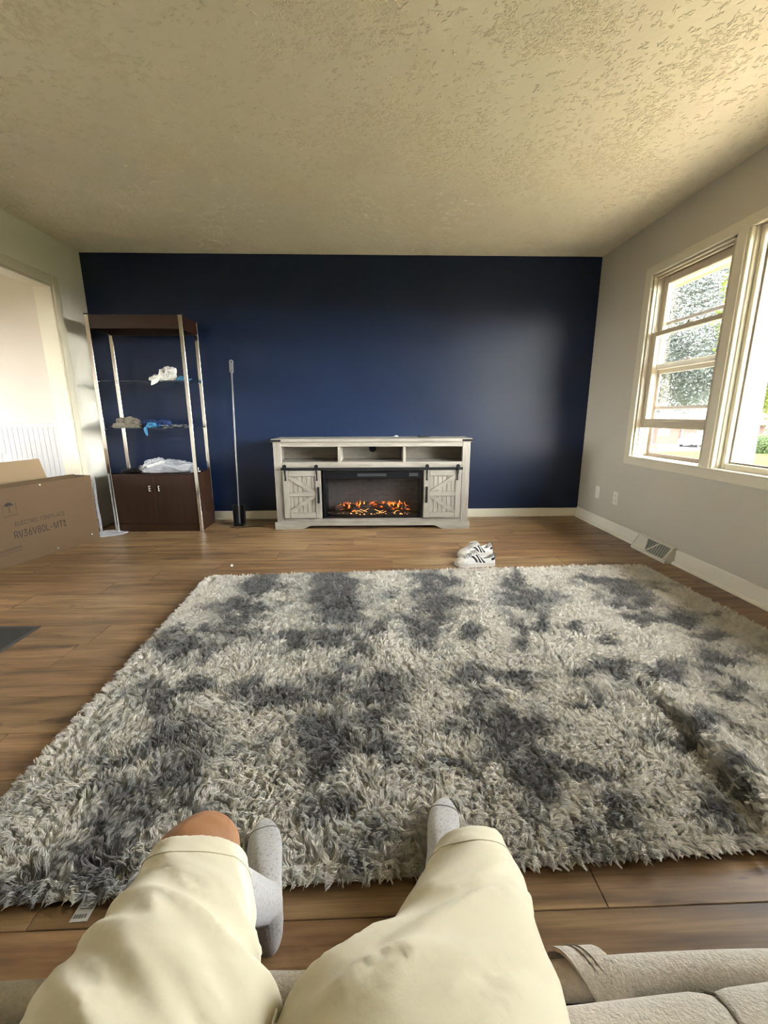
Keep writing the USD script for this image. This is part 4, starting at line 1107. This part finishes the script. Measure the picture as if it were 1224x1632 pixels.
# ================================================================== SOFA
sf = thing('sofa', 'oatmeal woven sofa at the bottom of the view with a rolled front edge and strap', 'sofa', (0, 0, 0))
SFX0, SFX1 = -1.06, 1.06
obj('base', bx(SFX0, SFX1, -.72, .305, .09, .335, .02), 'sofa_dark', sf)
for x in (SFX0 + .12, SFX1 - .12):
    for y in (-.64, .22):
        obj('leg', bx(x - .025, x + .025, y - .025, y + .025, 0, .092, .004), 'sofa_dark', sf)
xs = np.linspace(SFX0 + .01, SFX1 - .01, 60)
obj('front_roll', tube(np.stack([xs, .345 + .0012 * np.sin(xs * 23), .400 + .0015 * np.sin(xs * 17 + 1)], 1), .0170 + .0006 * np.sin(xs * 31), 24), 'sofa_fabric', sf, smooth=True)
obj('roll_apron', sheet(40, 8, lambda u, v: np.stack([SFX0 + .02 + (SFX1 - SFX0 - .04) * u, .352 - .045 * v, .386 - .06 * v], -1), .006), 'sofa_dark', sf)
a = np.linspace(-1.1, 3.6, 26)
R_ = .0240
strap_c = np.stack([0 * a, .345 + R_ * np.cos(a), .4005 + R_ * np.sin(a)], 1)
tail = np.array([[0, .324, .385], [0, .318, .365], [0, .312, .345]])


def strap_fn(u, v):
    p = np.vstack([strap_c[:-4], tail])
    k = v * (len(p) - 1)
    y, z = np.interp(k, np.arange(len(p)), p[:, 1]), np.interp(k, np.arange(len(p)), p[:, 2])
    x = .200 + .046 * u + .058 * v - .012
    return np.stack([x, y + 0 * u, z + 0 * u], -1)


st_ = obj('strap', sheet(8, 40, strap_fn, .004), 'sofa_fabric', sf, smooth=40)
obj('strap_stitching', [tube(strap_fn(np.full(30, u), np.linspace(.05, .95, 30)) + np.array([0, .0012, .0022]), .0007, 5) for u in (.40, .55)], 'sofa_seam', st_, smooth=True)


def cushion(x0, x1):
    """Rounded in section, with ends that are only just eased where two cushions meet."""
    pr = sg.box(-.42 + .04, .330 + .04, .306 - .04, .468 - .04).buffer(.04, 10)
    ring = np.array(pr.exterior.coords)[:-1]
    ring = np.array([pr.exterior.interpolate(t, normalized=True).coords[0] for t in np.linspace(0, 1, 120, endpoint=False)])
    c = ring.mean(0)
    xs_ = np.concatenate([[x0, x0 + .0015, x0 + .005], np.linspace(x0 + .02, x1 - .02, 24), [x1 - .005, x1 - .0015, x1]])
    V = []
    for x in xs_:
        e = min(x - x0, x1 - x)
        ins = .0065 * max(0, 1 - e / .012) ** 2
        d = ring - c
        q = c + d * (1 - ins / np.maximum(np.linalg.norm(d, axis=1, keepdims=True), .05))
        puff = .006 * (1 - ((x - (x0 + x1) / 2) / ((x1 - x0) / 2)) ** 2) * np.clip((.25 - q[:, 0]) / .3, 0, 1) * (q[:, 1] > .42)
        V.append(np.stack([np.full(len(q), x), q[:, 0] + .05 * (x - .25), q[:, 1] + puff], 1))
    n_, m_ = len(xs_), len(ring)
    V = np.vstack(V)
    V += .0025 * (meshkit.fbm(V * 14, 2, 4) - .5)[:, None] * np.array([0, .6, 1])
    j = np.arange(m_); q = (j + 1) % m_
    Fs = []
    for i in range(n_ - 1):
        Fs += [np.stack([i * m_ + j, i * m_ + q, (i + 1) * m_ + q], 1), np.stack([i * m_ + j, (i + 1) * m_ + q, (i + 1) * m_ + j], 1)]
    V = np.vstack([V, V[:m_].mean(0), V[-m_:].mean(0)])
    Fs += [np.stack([np.full(m_, n_ * m_), q, j], 1), np.stack([np.full(m_, n_ * m_ + 1), (n_ - 1) * m_ + j, (n_ - 1) * m_ + q], 1)]
    t_ = trimesh.Trimesh(V, np.vstack(Fs), process=False)
    if t_.volume < 0:
        t_.invert()
    return t_


CX = [SFX0 + .15, -.36, .345, SFX1 - .15]
for i in range(3):
    cu = obj('seat_cushion', cushion(CX[i] + .0005, CX[i + 1] - .0005), 'sofa_fabric', sf, smooth=50)
for x in (-.36, .345):
    yo = .05 * (x - .25)
    obj('cushion_piping', tube(np.array([[x, .05 + yo, .4675], [x, .24 + yo, .4665], [x, .272 + yo, .4655], [x, .292 + yo, .456], [x, .303 + yo, .440], [x, .3045 + yo, .41]]), .0017, 6), 'sofa_seam', sf, smooth=True)
for s in (-1, 1):
    obj('armrest', rb(s * 1.06 if s < 0 else .91, -.91 if s < 0 else s * 1.06, -.72, .30, .10, .62, .05), 'sofa_fabric', sf, smooth=30)
for i in range(3):
    b = rb(CX[i] + .002, CX[i + 1] - .002, -.11, .11, 0, .48, .05, 16)
    obj('back_cushion', moved(b, 0, -.52, .42, rx=.16), 'sofa_fabric', sf, smooth=30)
obj('backrest', rb(SFX0, SFX1, -.80, -.66, .10, .84, .05), 'sofa_fabric', sf, smooth=30)

# ================================================================== PERSON: seated, only hips and legs come into view
ps = thing('person', 'person seated on the sofa, legs forward, in cream knee-length shorts and heather grey socks', 'person', (-.05, .1, 0))


def bone(a, b, ra, rb_, n=28):
    s = m3.Manifold.sphere(1.0, n)
    return m3.Manifold.batch_hull([s.scale([ra] * 3).translate(list(map(float, a))), s.scale([rb_] * 3).translate(list(map(float, b)))])


def smooth_body(parts, length=.009, it=12):
    m = m3.Manifold.batch_boolean(parts, m3.OpType.Add).refine_to_length(length)
    t_ = from_man(m)
    t_.merge_vertices()
    trimesh.smoothing.filter_taubin(t_, lamb=.5, nu=.53, iterations=it)
    return t_


LK, RK = np.array([-.230, .446, .462]), np.array([.126, .400, .462])
LA, RA = np.array([-.216, .640, .100]), np.array([.137, .676, .105])
LF = [(-.211, .632, .036), (-.232, .705, .058), (-.256, .785, .048), (-.268, .838, .044)]
RF = [(.133, .672, .038), (.150, .742, .066), (.171, .826, .060), (.181, .880, .056)]
LH, RH = np.array([-.165, .02, .56]), np.array([.025, .02, .56])


def leg_bones(h, k, a, foot, grow=0.0):
    g = grow
    calf = k + (a - k) * .38 + np.array([-.022 if k[0] < 0 else .0, -.018, 0])
    out = [bone(h, h + (k - h) * .5, .075, .066), bone(h + (k - h) * .5, k - np.array([0, .03, 0]), .066, .054),
           bone(k + np.array([-.006, -.015, .004]), k + np.array([-.004, .012, -.010]), .0535, .0505), bone(k + np.array([.0, .0, .004]), k + np.array([0, .016, -.03]), .046, .044),
           bone(k + np.array([0, 0, -.02]), calf, .048, .046), bone(calf, a, .046, .031)]
    return out


FS = [-.030, -.024, -.010, .01, .045, .08, .12, .16, .19, .212, .226, .234]
FW = [.006, .017, .026, .0295, .0305, .032, .0355, .038, .0345, .026, .0165, .006]
FT = [.044, .060, .078, .094, .100, .090, .075, .062, .053, .045, .037, .030]
FB = [.022, .010, .004, .003, .005, .006, .005, .003, .004, .008, .013, .020]


def foot_loft(heel, toe, g=0.0):
    """A foot as a loft of rounded sections from heel to toes; the ball presses into the pile of the rug."""
    h, e = np.array(heel[:2]), np.array(toe[:2]) - np.array(heel[:2])
    e = e / np.linalg.norm(e)
    sd_ = np.array([e[1], -e[0]])
    n, m = 40, 36
    ss = np.linspace(FS[0], FS[-1], n)
    an = np.arange(m) * 2 * PI / m
    V = []
    for q in ss:
        w, zt, zb = np.interp(q, FS, FW) + g, np.interp(q, FS, FT) + g, np.interp(q, FS, FB) - g * .5
        lift = .026 * np.clip((q - .03) / .09, 0, 1)
        c, sn = np.cos(an), np.sin(an)
        z = (zt + zb) / 2 + (zt - zb) / 2 * np.sign(sn) * np.abs(sn) ** .9 + lift
        xy = h + e * (q + np.sign(q - .1) * (g if abs(q - .1) > .12 else 0)) + np.outer(np.sign(c) * np.abs(c) ** .9 * w, sd_)
        V.append(np.c_[xy, z])
    V = np.vstack(V)
    j = np.arange(m); k = (j + 1) % m
    Fs = []
    for i in range(n - 1):
        Fs += [np.stack([i * m + j, i * m + k, (i + 1) * m + k], 1), np.stack([i * m + j, (i + 1) * m + k, (i + 1) * m + j], 1)]
    V = np.vstack([V, V[:m].mean(0), V[-m:].mean(0)])
    Fs += [np.stack([np.full(m, n * m), k, j], 1), np.stack([np.full(m, n * m + 1), (n - 1) * m + j, (n - 1) * m + k], 1)]
    t_ = trimesh.Trimesh(V, np.vstack(Fs), process=False)
    if t_.volume < 0:
        t_.invert()
    return to_man(t_)


def foot_bones(a, f, g=0.0):
    heel = np.array(f[0])
    ax = np.array(f[3]) - heel; ax[2] = 0; ax /= np.linalg.norm(ax)
    return [foot_loft(f[0], f[3], g - .002), bone(a, heel + np.array([0, 0, .012]), .032 + g, .026 + g), bone(a, heel + ax * .045 + np.array([0, 0, .03]), .031 + g, .026 + g)]


def arc_on(mesh, origin, normal, side, out=.0006, lim=-.5):
    """The upper part of the line in which a plane cuts a mesh, ordered from one side to the other."""
    sec = mesh.section(plane_origin=origin, plane_normal=normal)
    near_ = [q for q in sec.discrete if np.linalg.norm(np.asarray(q).mean(0) - origin) < .07]
    best = max(near_ or sec.discrete, key=lambda q: np.ptp(np.asarray(q), axis=0).sum())
    q = np.asarray(best)[:-1]
    c = q.mean(0)
    d = q - c
    sd1 = side / np.linalg.norm(side)
    up1 = np.cross(sd1, normal / np.linalg.norm(normal)); up1 *= np.sign(up1[2])
    an = np.arctan2(d @ up1, d @ sd1)
    o = np.argsort(an)
    q, an = q[o], an[o]
    k = (an > lim * .4) & (an < PI - lim * .4)
    q = q[k]
    d = q - c
    t_ = np.linspace(0, len(q) - 1, 40)
    q = np.stack([np.interp(t_, np.arange(len(q)), q[:, i]) for i in range(3)], 1)
    d = q - c
    return q + d / np.linalg.norm(d, axis=1, keepdims=True) * out


bones = leg_bones(LH, LK, LA, LF) + leg_bones(RH, RK, RA, RF) + foot_bones(LA, LF) + foot_bones(RA, RF)
bones += [bone((-.165, -.02, .565), (.025, -.02, .565), .095, .095), bone((-.07, -.05, .62), (-.07, -.12, .80), .12, .115)]
obj('body', smooth_body(bones, .012), 'skin', ps, smooth=True, world=True)
sh_parts = [bone((-.07, -.06, .66), (-.07, -.12, .80), .133, .128)]
obj('shirt', smooth_body(sh_parts, .02, 4), 'shirt_grey', ps, smooth=True, world=True)
for a, f in ((LA, LF), (RA, RF)):
    kn = LK if a[0] < 0 else RK
    top_ = kn + (a - kn) * .52 + np.array([-.018 if a[0] < 0 else 0, -.014, 0])
    sock_mesh = smooth_body(foot_bones(a, f, .0028) + [bone(top_, a, .0455, .0340)], .006, 45)
    sk = obj('sock', sock_mesh, 'sock_heather', ps, smooth=True, world=True)
    hl = np.array(f[0]); ax = np.array(f[3]) - hl; ax[2] = 0; ax /= np.linalg.norm(ax); sd_ = np.array([ax[1], -ax[0], 0])
    c = hl + ax * .194; c[2] = .055
    line = arc_on(sock_mesh, c, ax + np.array([0, 0, .15]), sd_)
    obj('toe_seam', tube(line, .0014, 6), 'sock_seam', sk, smooth=True, world=True)

# shorts: each leg a loose tube whose width follows the cloth
LEG = [dict(L=[(-.12, -.235), (0, -.268), (.18, -.280), (.25, -.278), (.295, -.272), (.355, -.274), (.40, -.275), (.455, -.274)], R=[(-.12, -.06), (0, -.05), (.18, -.055), (.25, -.084), (.261, -.098), (.277, -.109), (.313, -.119), (.356, -.126), (.382, -.139), (.422, -.160), (.455, -.174)]),
       dict(L=[(-.12, -.08), (0, -.085), (.18, -.088), (.256, -.066), (.285, -.022), (.321, .018), (.361, .044), (.40, .064), (.432, .080), (.455, .092)], R=[(-.12, .115), (0, .145), (.18, .158), (.232, .157), (.283, .162), (.332, .165), (.377, .165), (.434, .163), (.455, .160)])]


def leg_section(k, y):
    L, R = np.array(LEG[k]['L']), np.array(LEG[k]['R'])
    l, r = np.interp(y, L[:, 0], L[:, 1]), np.interp(y, R[:, 0], R[:, 1])
    cz = np.interp(y, [-.12, .1, .25, .45], [.575, .572, .548, .480])
    hh = np.interp(y, [-.12, .1, .25, .36, .45], [.090, .080, .070, .062, .060])
    return (l + r) / 2, (r - l) / 2, cz, hh


def leg_tube(k, grow=0.0, y0=-.12, y1=.436, n=40, m=40):
    ys = np.linspace(y0, y1, n)
    a = np.arange(m) * 2 * PI / m
    V = []
    for y in ys:
        cx, w, cz, hh = leg_section(k, y)
        c, s = np.cos(a), np.sin(a)
        e = .86
        z_ = np.sign(s) * np.abs(s) ** e * (hh + grow)
        tilt = np.where(True, -.42 * z_ * np.clip((y - .25) / .18, 0, 1), 0)     # the hem leans back over the knee
        V.append(np.stack([cx + np.sign(c) * np.abs(c) ** e * (w + grow), y + tilt, cz + z_], 1))
    V = np.vstack(V)
    Fs = []
    for i in range(n - 1):
        j = np.arange(m); q = (j + 1) % m
        Fs.append(np.stack([i * m + j, (i + 1) * m + j, (i + 1) * m + q], 1)); Fs.append(np.stack([i * m + j, (i + 1) * m + q, i * m + q], 1))
    V = np.vstack([V, V[:m].mean(0), V[-m:].mean(0)])
    j = np.arange(m); q = (j + 1) % m
    Fs.append(np.stack([np.full(m, n * m), j, q], 1)); Fs.append(np.stack([np.full(m, n * m + 1), (n - 1) * m + q, (n - 1) * m + j], 1))
    t_ = trimesh.Trimesh(V, np.vstack(Fs), process=False)
    if t_.volume < 0:
        t_.invert()
    return t_


solid = [to_man(leg_tube(0)), to_man(leg_tube(1)), bone((-.165, -.04, .585), (.025, -.04, .585), .105, .105), bone((-.07, -.06, .66), (-.07, -.09, .73), .139, .137)]
sm = smooth_body(solid, .0075, 14)
v, nrm = sm.vertices.copy(), sm.vertex_normals.copy()
keep = np.clip((.425 - v[:, 1]) / .06, 0, 1)
side = np.where(v[:, 0] < -.078, -1.0, 1.0)


def ridged(p, seed):
    n = meshkit.fbm(p, 2, seed)
    return np.clip(1 - np.abs(2 * n - 1) * 2.2, 0, 1) ** 1.5


u_ = v[:, 0] * .62 * 1 + v[:, 1] * .78
w_d = v[:, 0] * .78 - v[:, 1] * .62
uL, wL = np.where(side < 0, v[:, 0] * .55 + v[:, 1] * .84, -v[:, 0] * .40 + v[:, 1] * .92), np.where(side < 0, v[:, 0] * .84 - v[:, 1] * .55, v[:, 0] * .92 + v[:, 1] * .40)
fold = ridged(np.stack([uL * 23, wL * 5.0, v[:, 2] * 4 + side * 3], 1), 51)
fold2 = ridged(np.stack([uL * 36, wL * 9, v[:, 2] * 7 + side], 1), 52)
low = meshkit.fbm(np.stack([v[:, 0] * 9, v[:, 1] * 9, v[:, 2] * 9], 1), 2, 53) - .5
near_crotch = .55 + .9 * np.exp(-((v[:, 0] + .076) ** 2 + (v[:, 1] - .22) ** 2) / .02)
sm.vertices = v + nrm * (keep * (.0105 * (fold - .42) * near_crotch + .0042 * (fold2 - .4) + .004 * low - .001))[:, None]
cut = m3.Manifold.batch_boolean([to_man(leg_tube(k, -.0035, .395, .50, 12)) for k in (0, 1)], m3.OpType.Add)
try:
    shm = from_man(to_man(sm) - cut)
except Exception:
    shm = sm
sp = obj('shorts', shm, 'shorts_cream', ps, smooth=50, world=True)
for k in (0, 1):
    cx, w, cz, hh = leg_section(k, .402)
    line = arc_on(shm, np.array([cx, .402, cz]), np.array([0, 1.0, .34]), np.array([1.0, 0, 0]), .0003)
    obj('hem_stitching', tube(line, .0007, 6), 'stitch_tan', sp, smooth=True, world=True)
sec = shm.section(plane_origin=[-.0775, .2, .55], plane_normal=[1.0, 0, 0])
if sec is not None:
    q_ = np.vstack(sec.discrete)
    ys = np.linspace(.235, .12, 24)
    zs = np.array([q_[np.abs(q_[:, 1] - y) < .012][:, 2].max() for y in ys])
    obj('crotch_seam', tube(np.stack([-.0775 + 0 * ys, ys, zs + .0004], 1), .0013, 6), 'stitch_tan', sp, smooth=True, world=True)

# ================================================================== OUTDOORS
GZ = -2.6


def terrain(x, y):
    r = np.maximum(np.maximum(x - 2.4, y - 4.6), np.maximum(-7 - x, -2 - y))
    s = np.clip((r - .5) / 11, 0, 1)
    return -.45 + (GZ + .45) * s * s * (3 - 2 * s)


gx = np.concatenate([np.linspace(-60, -8, 8), np.linspace(-7, 20, 40), np.linspace(22, 120, 20)])
gy = np.concatenate([np.linspace(-50, -6, 8), np.linspace(-5, 20, 40), np.linspace(22, 140, 24)])
GX, GY = np.meshgrid(gx, gy, indexing='ij')
Pz = np.stack([GX, GY, terrain(GX, GY)], -1)
idx = np.arange(GX.size).reshape(GX.shape)
q4 = np.stack([idx[:-1, :-1], idx[1:, :-1], idx[1:, 1:], idx[:-1, 1:]], -1).reshape(-1, 4)
obj('lawn', trimesh.Trimesh(Pz.reshape(-1, 3), np.vstack([q4[:, [0, 1, 2]], q4[:, [0, 2, 3]]]), process=False), 'grass', smooth=True, kind='structure')
obj('porch_slab', bx(XR + WT + .005, 5.2, -1.5, 8.5, -.60, -.44, .01), 'concrete_warm', kind='structure')
obj('street', bx(20, 110, 41.8, 46.5, GZ - .1, GZ + .02, 0), 'street', kind='structure')
obj('driveway', bx(33, 38.5, 46.5, 52.6, GZ - .1, GZ + .03, 0), 'street', kind='structure')

hs = thing('brick_house', 'red brick ranch house with a low hipped roof across the street', 'house', (46, 56.5, GZ))
obj('wall', bx(-10, 12, -3.8, 4.5, 0, 2.45, 0), 'far_brick', hs)
roof = trimesh.convex.convex_hull(np.array([[-10.8, -4.7, 2.45], [12.8, -4.7, 2.45], [12.8, 5.3, 2.45], [-10.8, 5.3, 2.45], [-7, .3, 4.5], [9, .3, 4.5], [-10.8, -4.7, 2.6], [12.8, -4.7, 2.6], [12.8, 5.3, 2.6], [-10.8, 5.3, 2.6]]))
obj('roof', roof, 'far_roof', hs)
obj('fascia', bx(-10.9, 12.9, -4.78, -4.68, 2.30, 2.52, .01), 'far_white', hs)
for x in (-9.2, -4.2, 6.5):
    wn = obj('window', [bx(x - .75, x + .75, -3.86, -3.78, 1.0, 2.2, .01)], 'far_white', hs)
    obj('pane', [bx(x - .65, x - .04, -3.88, -3.84, 1.08, 2.12, 0), bx(x + .04, x + .65, -3.88, -3.84, 1.08, 2.12, 0)], 'far_glass', wn)
for x in (-6.9, -1.9):
    obj('downspout', bx(x - .09, x + .09, -3.95, -3.78, 0, 2.4, .01), 'far_white', hs)
dr = obj('garage_door', bx(-.8, 2.0, -3.86, -3.78, 0, 2.15, .01), 'far_white', hs)
obj('panel_line', [bx(-.75, 1.95, -3.88, -3.85, z, z + .04, 0) for z in (.5, 1.0, 1.5)], 'far_glass', dr)
obj('porch_post', bx(3.2, 3.4, -4.6, -4.4, 0, 2.45, .01), 'far_white', hs)
obj('porch_post', bx(9.0, 9.2, -4.6, -4.4, 0, 2.45, .01), 'far_white', hs)


def car(name, label, loc, rot, mat):
    c = thing(name, label, 'car', loc, rot)
    body = sg.Polygon([(-2.2, .28), (-2.25, .75), (-2.0, .92), (-1.0, .96), (1.6, .95), (2.15, .88), (2.25, .55), (2.2, .28)])
    cab = sg.Polygon([(-1.25, .93), (-.55, 1.42), (.95, 1.45), (1.85, .94)])
    m = extrude(body, 1.7, 'xz', -.85)
    m2 = extrude(cab, 1.45, 'xz', -.725)
    obj('car_body', m, mat, c)
    obj('cabin', m2, mat, c)
    for s in (-1, 1):
        obj('side_window', extrude(sg.Polygon([(-1.0, .98), (-.5, 1.36), (.1, 1.38), (.1, .98)]), .01, 'xz', s * .73 - .005), 'far_glass', c)
        obj('side_window', extrude(sg.Polygon([(.2, .98), (.2, 1.38), (.85, 1.38), (1.4, .98)]), .01, 'xz', s * .73 - .005), 'far_glass', c)
        for x in (-1.35, 1.35):
            obj('wheel', cyl(.33, (x, s * .72, .33), (x, s * .88, .33), 20), 'tyre', c)
    obj('windscreen', extrude(sg.Polygon([(-1.27, .95), (-.58, 1.41), (-.56, 1.43), (-1.25, .97)]), 1.3, 'xz', -.65), 'far_glass', c)
    return c


car('car', 'white sedan parked before the brick house, seen through the open gap under the sash', (37.3, 47.9, GZ + .03), .55, 'car_white')
car('car', 'silver car parked beside the round bush, seen through the big fixed window', (42.6, 47.6, GZ + .02), .15, 'car_silver')


def leaf_cluster(seed, n, size, spread):
    r = np.random.default_rng(seed)
    out = []
    for k in range(n):
        L = size * r.uniform(.7, 1.25)
        w = L * .30
        V = np.array([[0, 0, 0], [L * .3, w * .8, .04 * L], [L * .62, w, .02 * L], [L, 0, -.12 * L], [L * .62, -w, .02 * L], [L * .3, -w * .8, .04 * L], [L * .5, 0, -.05 * L]])
        Fc = [[0, 1, 6], [1, 2, 6], [2, 3, 6], [3, 4, 6], [4, 5, 6], [5, 0, 6]]
        m = trimesh.Trimesh(V, Fc, process=False)
        out.append(moved(m, *(r.normal(0, spread, 3)), rz=r.uniform(0, 2 * PI), rx=r.uniform(-.9, .9), ry=r.uniform(-.4, .9)))
    return trimesh.util.concatenate(out)


LEAFS = {}


def foliage(parent, pts, mat, size, spread, seed, n=14):
    p = path_for('foliage', parent)
    pi_ = UsdGeom.PointInstancer.Define(stage, p)
    meta(pi_.GetPrim(), kind='stuff')
    UsdGeom.Scope.Define(stage, p + '/prototypes')
    tg_ = [usdkit.mesh(stage, f'{p}/prototypes/spray_{i:03d}', leaf_cluster(seed + i, n, size, spread), MATS[mat]).GetPath() for i in range(3)]
    pi_.CreatePrototypesRel().SetTargets(tg_)
    r = np.random.default_rng(seed)
    pi_.CreatePositionsAttr(Vt.Vec3fArray.FromNumpy(np.asarray(pts, np.float32)))
    pi_.CreateProtoIndicesAttr(Vt.IntArray.FromNumpy(r.integers(0, 3, len(pts)).astype(np.int32)))
    an = r.uniform(0, 2 * PI, len(pts))
    pi_.CreateOrientationsAttr(Vt.QuathArray([Gf.Quath(float(math.cos(q / 2)), 0, 0, float(math.sin(q / 2))) for q in an]))


def crown_points(n, c, rad, seed, hole=.45):
    r = np.random.default_rng(seed)
    out = []
    while len(out) < n:
        p = r.normal(0, 1, (4 * n, 3)); p /= np.linalg.norm(p, axis=1, keepdims=True)
        p *= (r.random((4 * n, 1)) ** (1 / 3)) * .5 + .5
        q = np.array(c) + p * rad
        k = meshkit.fbm(q * .9, 3, seed) > hole
        out += list(q[k])
    return np.array(out[:n])


def tree(label, x, y, h, rad, zc_, mat, n, seed, size=.17, trunk_r=.22, hole=.47, n_leaf=14, off=(0, 0)):
    g = float(terrain(np.array(x), np.array(y)))
    t_ = thing('tree', label, 'tree', (x, y, g))
    pts = np.stack([.15 * np.sin(np.linspace(0, 3, 8)), .1 * np.cos(np.linspace(0, 2, 8)), np.linspace(-.1, zc_ - g, 8)], 1)
    obj('trunk', tube(pts, np.linspace(trunk_r, trunk_r * .45, 8), 12), 'bark', t_, smooth=True)
    r = np.random.default_rng(seed + 5)
    for k in range(6):
        a = r.uniform(0, 2 * PI); L = rad[0] * r.uniform(.55, .9)
        s = np.linspace(0, 1, 7)
        z0 = (zc_ - g) * r.uniform(.55, .95)
        obj('branch', tube(np.stack([L * s * math.cos(a) + off[0] * s, L * s * math.sin(a) + off[1] * s, z0 + L * .5 * s ** 1.3 - .3 * s ** 3], 1), trunk_r * .4 * (1 - .85 * s), 8), 'bark', t_, smooth=True)
    foliage(t_, crown_points(n, (off[0], off[1], zc_ - g), rad, seed, hole), mat, size, .16, seed, n_leaf)
    return t_


tree('tall grey-green shade tree whose leaves fill the upper sash', 9.0, 17.5, 12, (4.9, 4.2, 4.6), 5.8, 'leaf_dark', 13000, 201, .115, hole=.36, off=(3.4, .3))
tree('sunlit yellow-green tree seen through the big fixed window', 10.45, 10.0, 9, (1.95, 1.7, 3.1), 3.6, 'leaf_bright', 3200, 202, .085, .12, hole=.42)
tree('broad dark tree standing behind the brick house', 36, 68, 12, (8, 6, 6), 5.5, 'leaf_dark', 1500, 203, .5, .4)
tree('pale green tree behind the right end of the brick house', 60, 70, 12, (9, 6, 6), 5.0, 'leaf_bright', 1500, 204, .5, .4)

bu = thing('round_bush', 'clipped round green bush on the far lawn, seen through the big fixed window', 'bush', (37.6, 39.6, GZ))
foliage(bu, crown_points(1500, (0, 0, .6), (1.75, 1.5, 1.0), 301, .30), 'leaf_bush', .14, .10, 301)
obj('stem', [tube(np.array([[0, 0, 0], [.3 * math.cos(a), .3 * math.sin(a), .4], [.8 * math.cos(a), .8 * math.sin(a), .9]]), [.05, .04, .02], 6) for a in (0, 1.3, 2.6, 3.9, 5.2)], 'bark', bu, smooth=True)

# porch column standing outside the big window
pc = thing('porch_column', 'tapered white porch column close outside the big fixed window', 'column', (2.98, 3.32, -.5))
obj('shaft', moved(trimesh.convex.convex_hull(np.array([[s * a, t * a, z] for s in (-1, 1) for t in (-1, 1) for a, z in ((.072, .2), (.045, 2.74))])), 0, 0, 0), 'far_white', pc)
obj('plinth', bx(-.11, .11, -.11, .11, 0, .21, .01), 'far_white', pc)
obj('capital', bx(-.07, .07, -.07, .07, 2.70, 2.755, .006), 'far_white', pc)
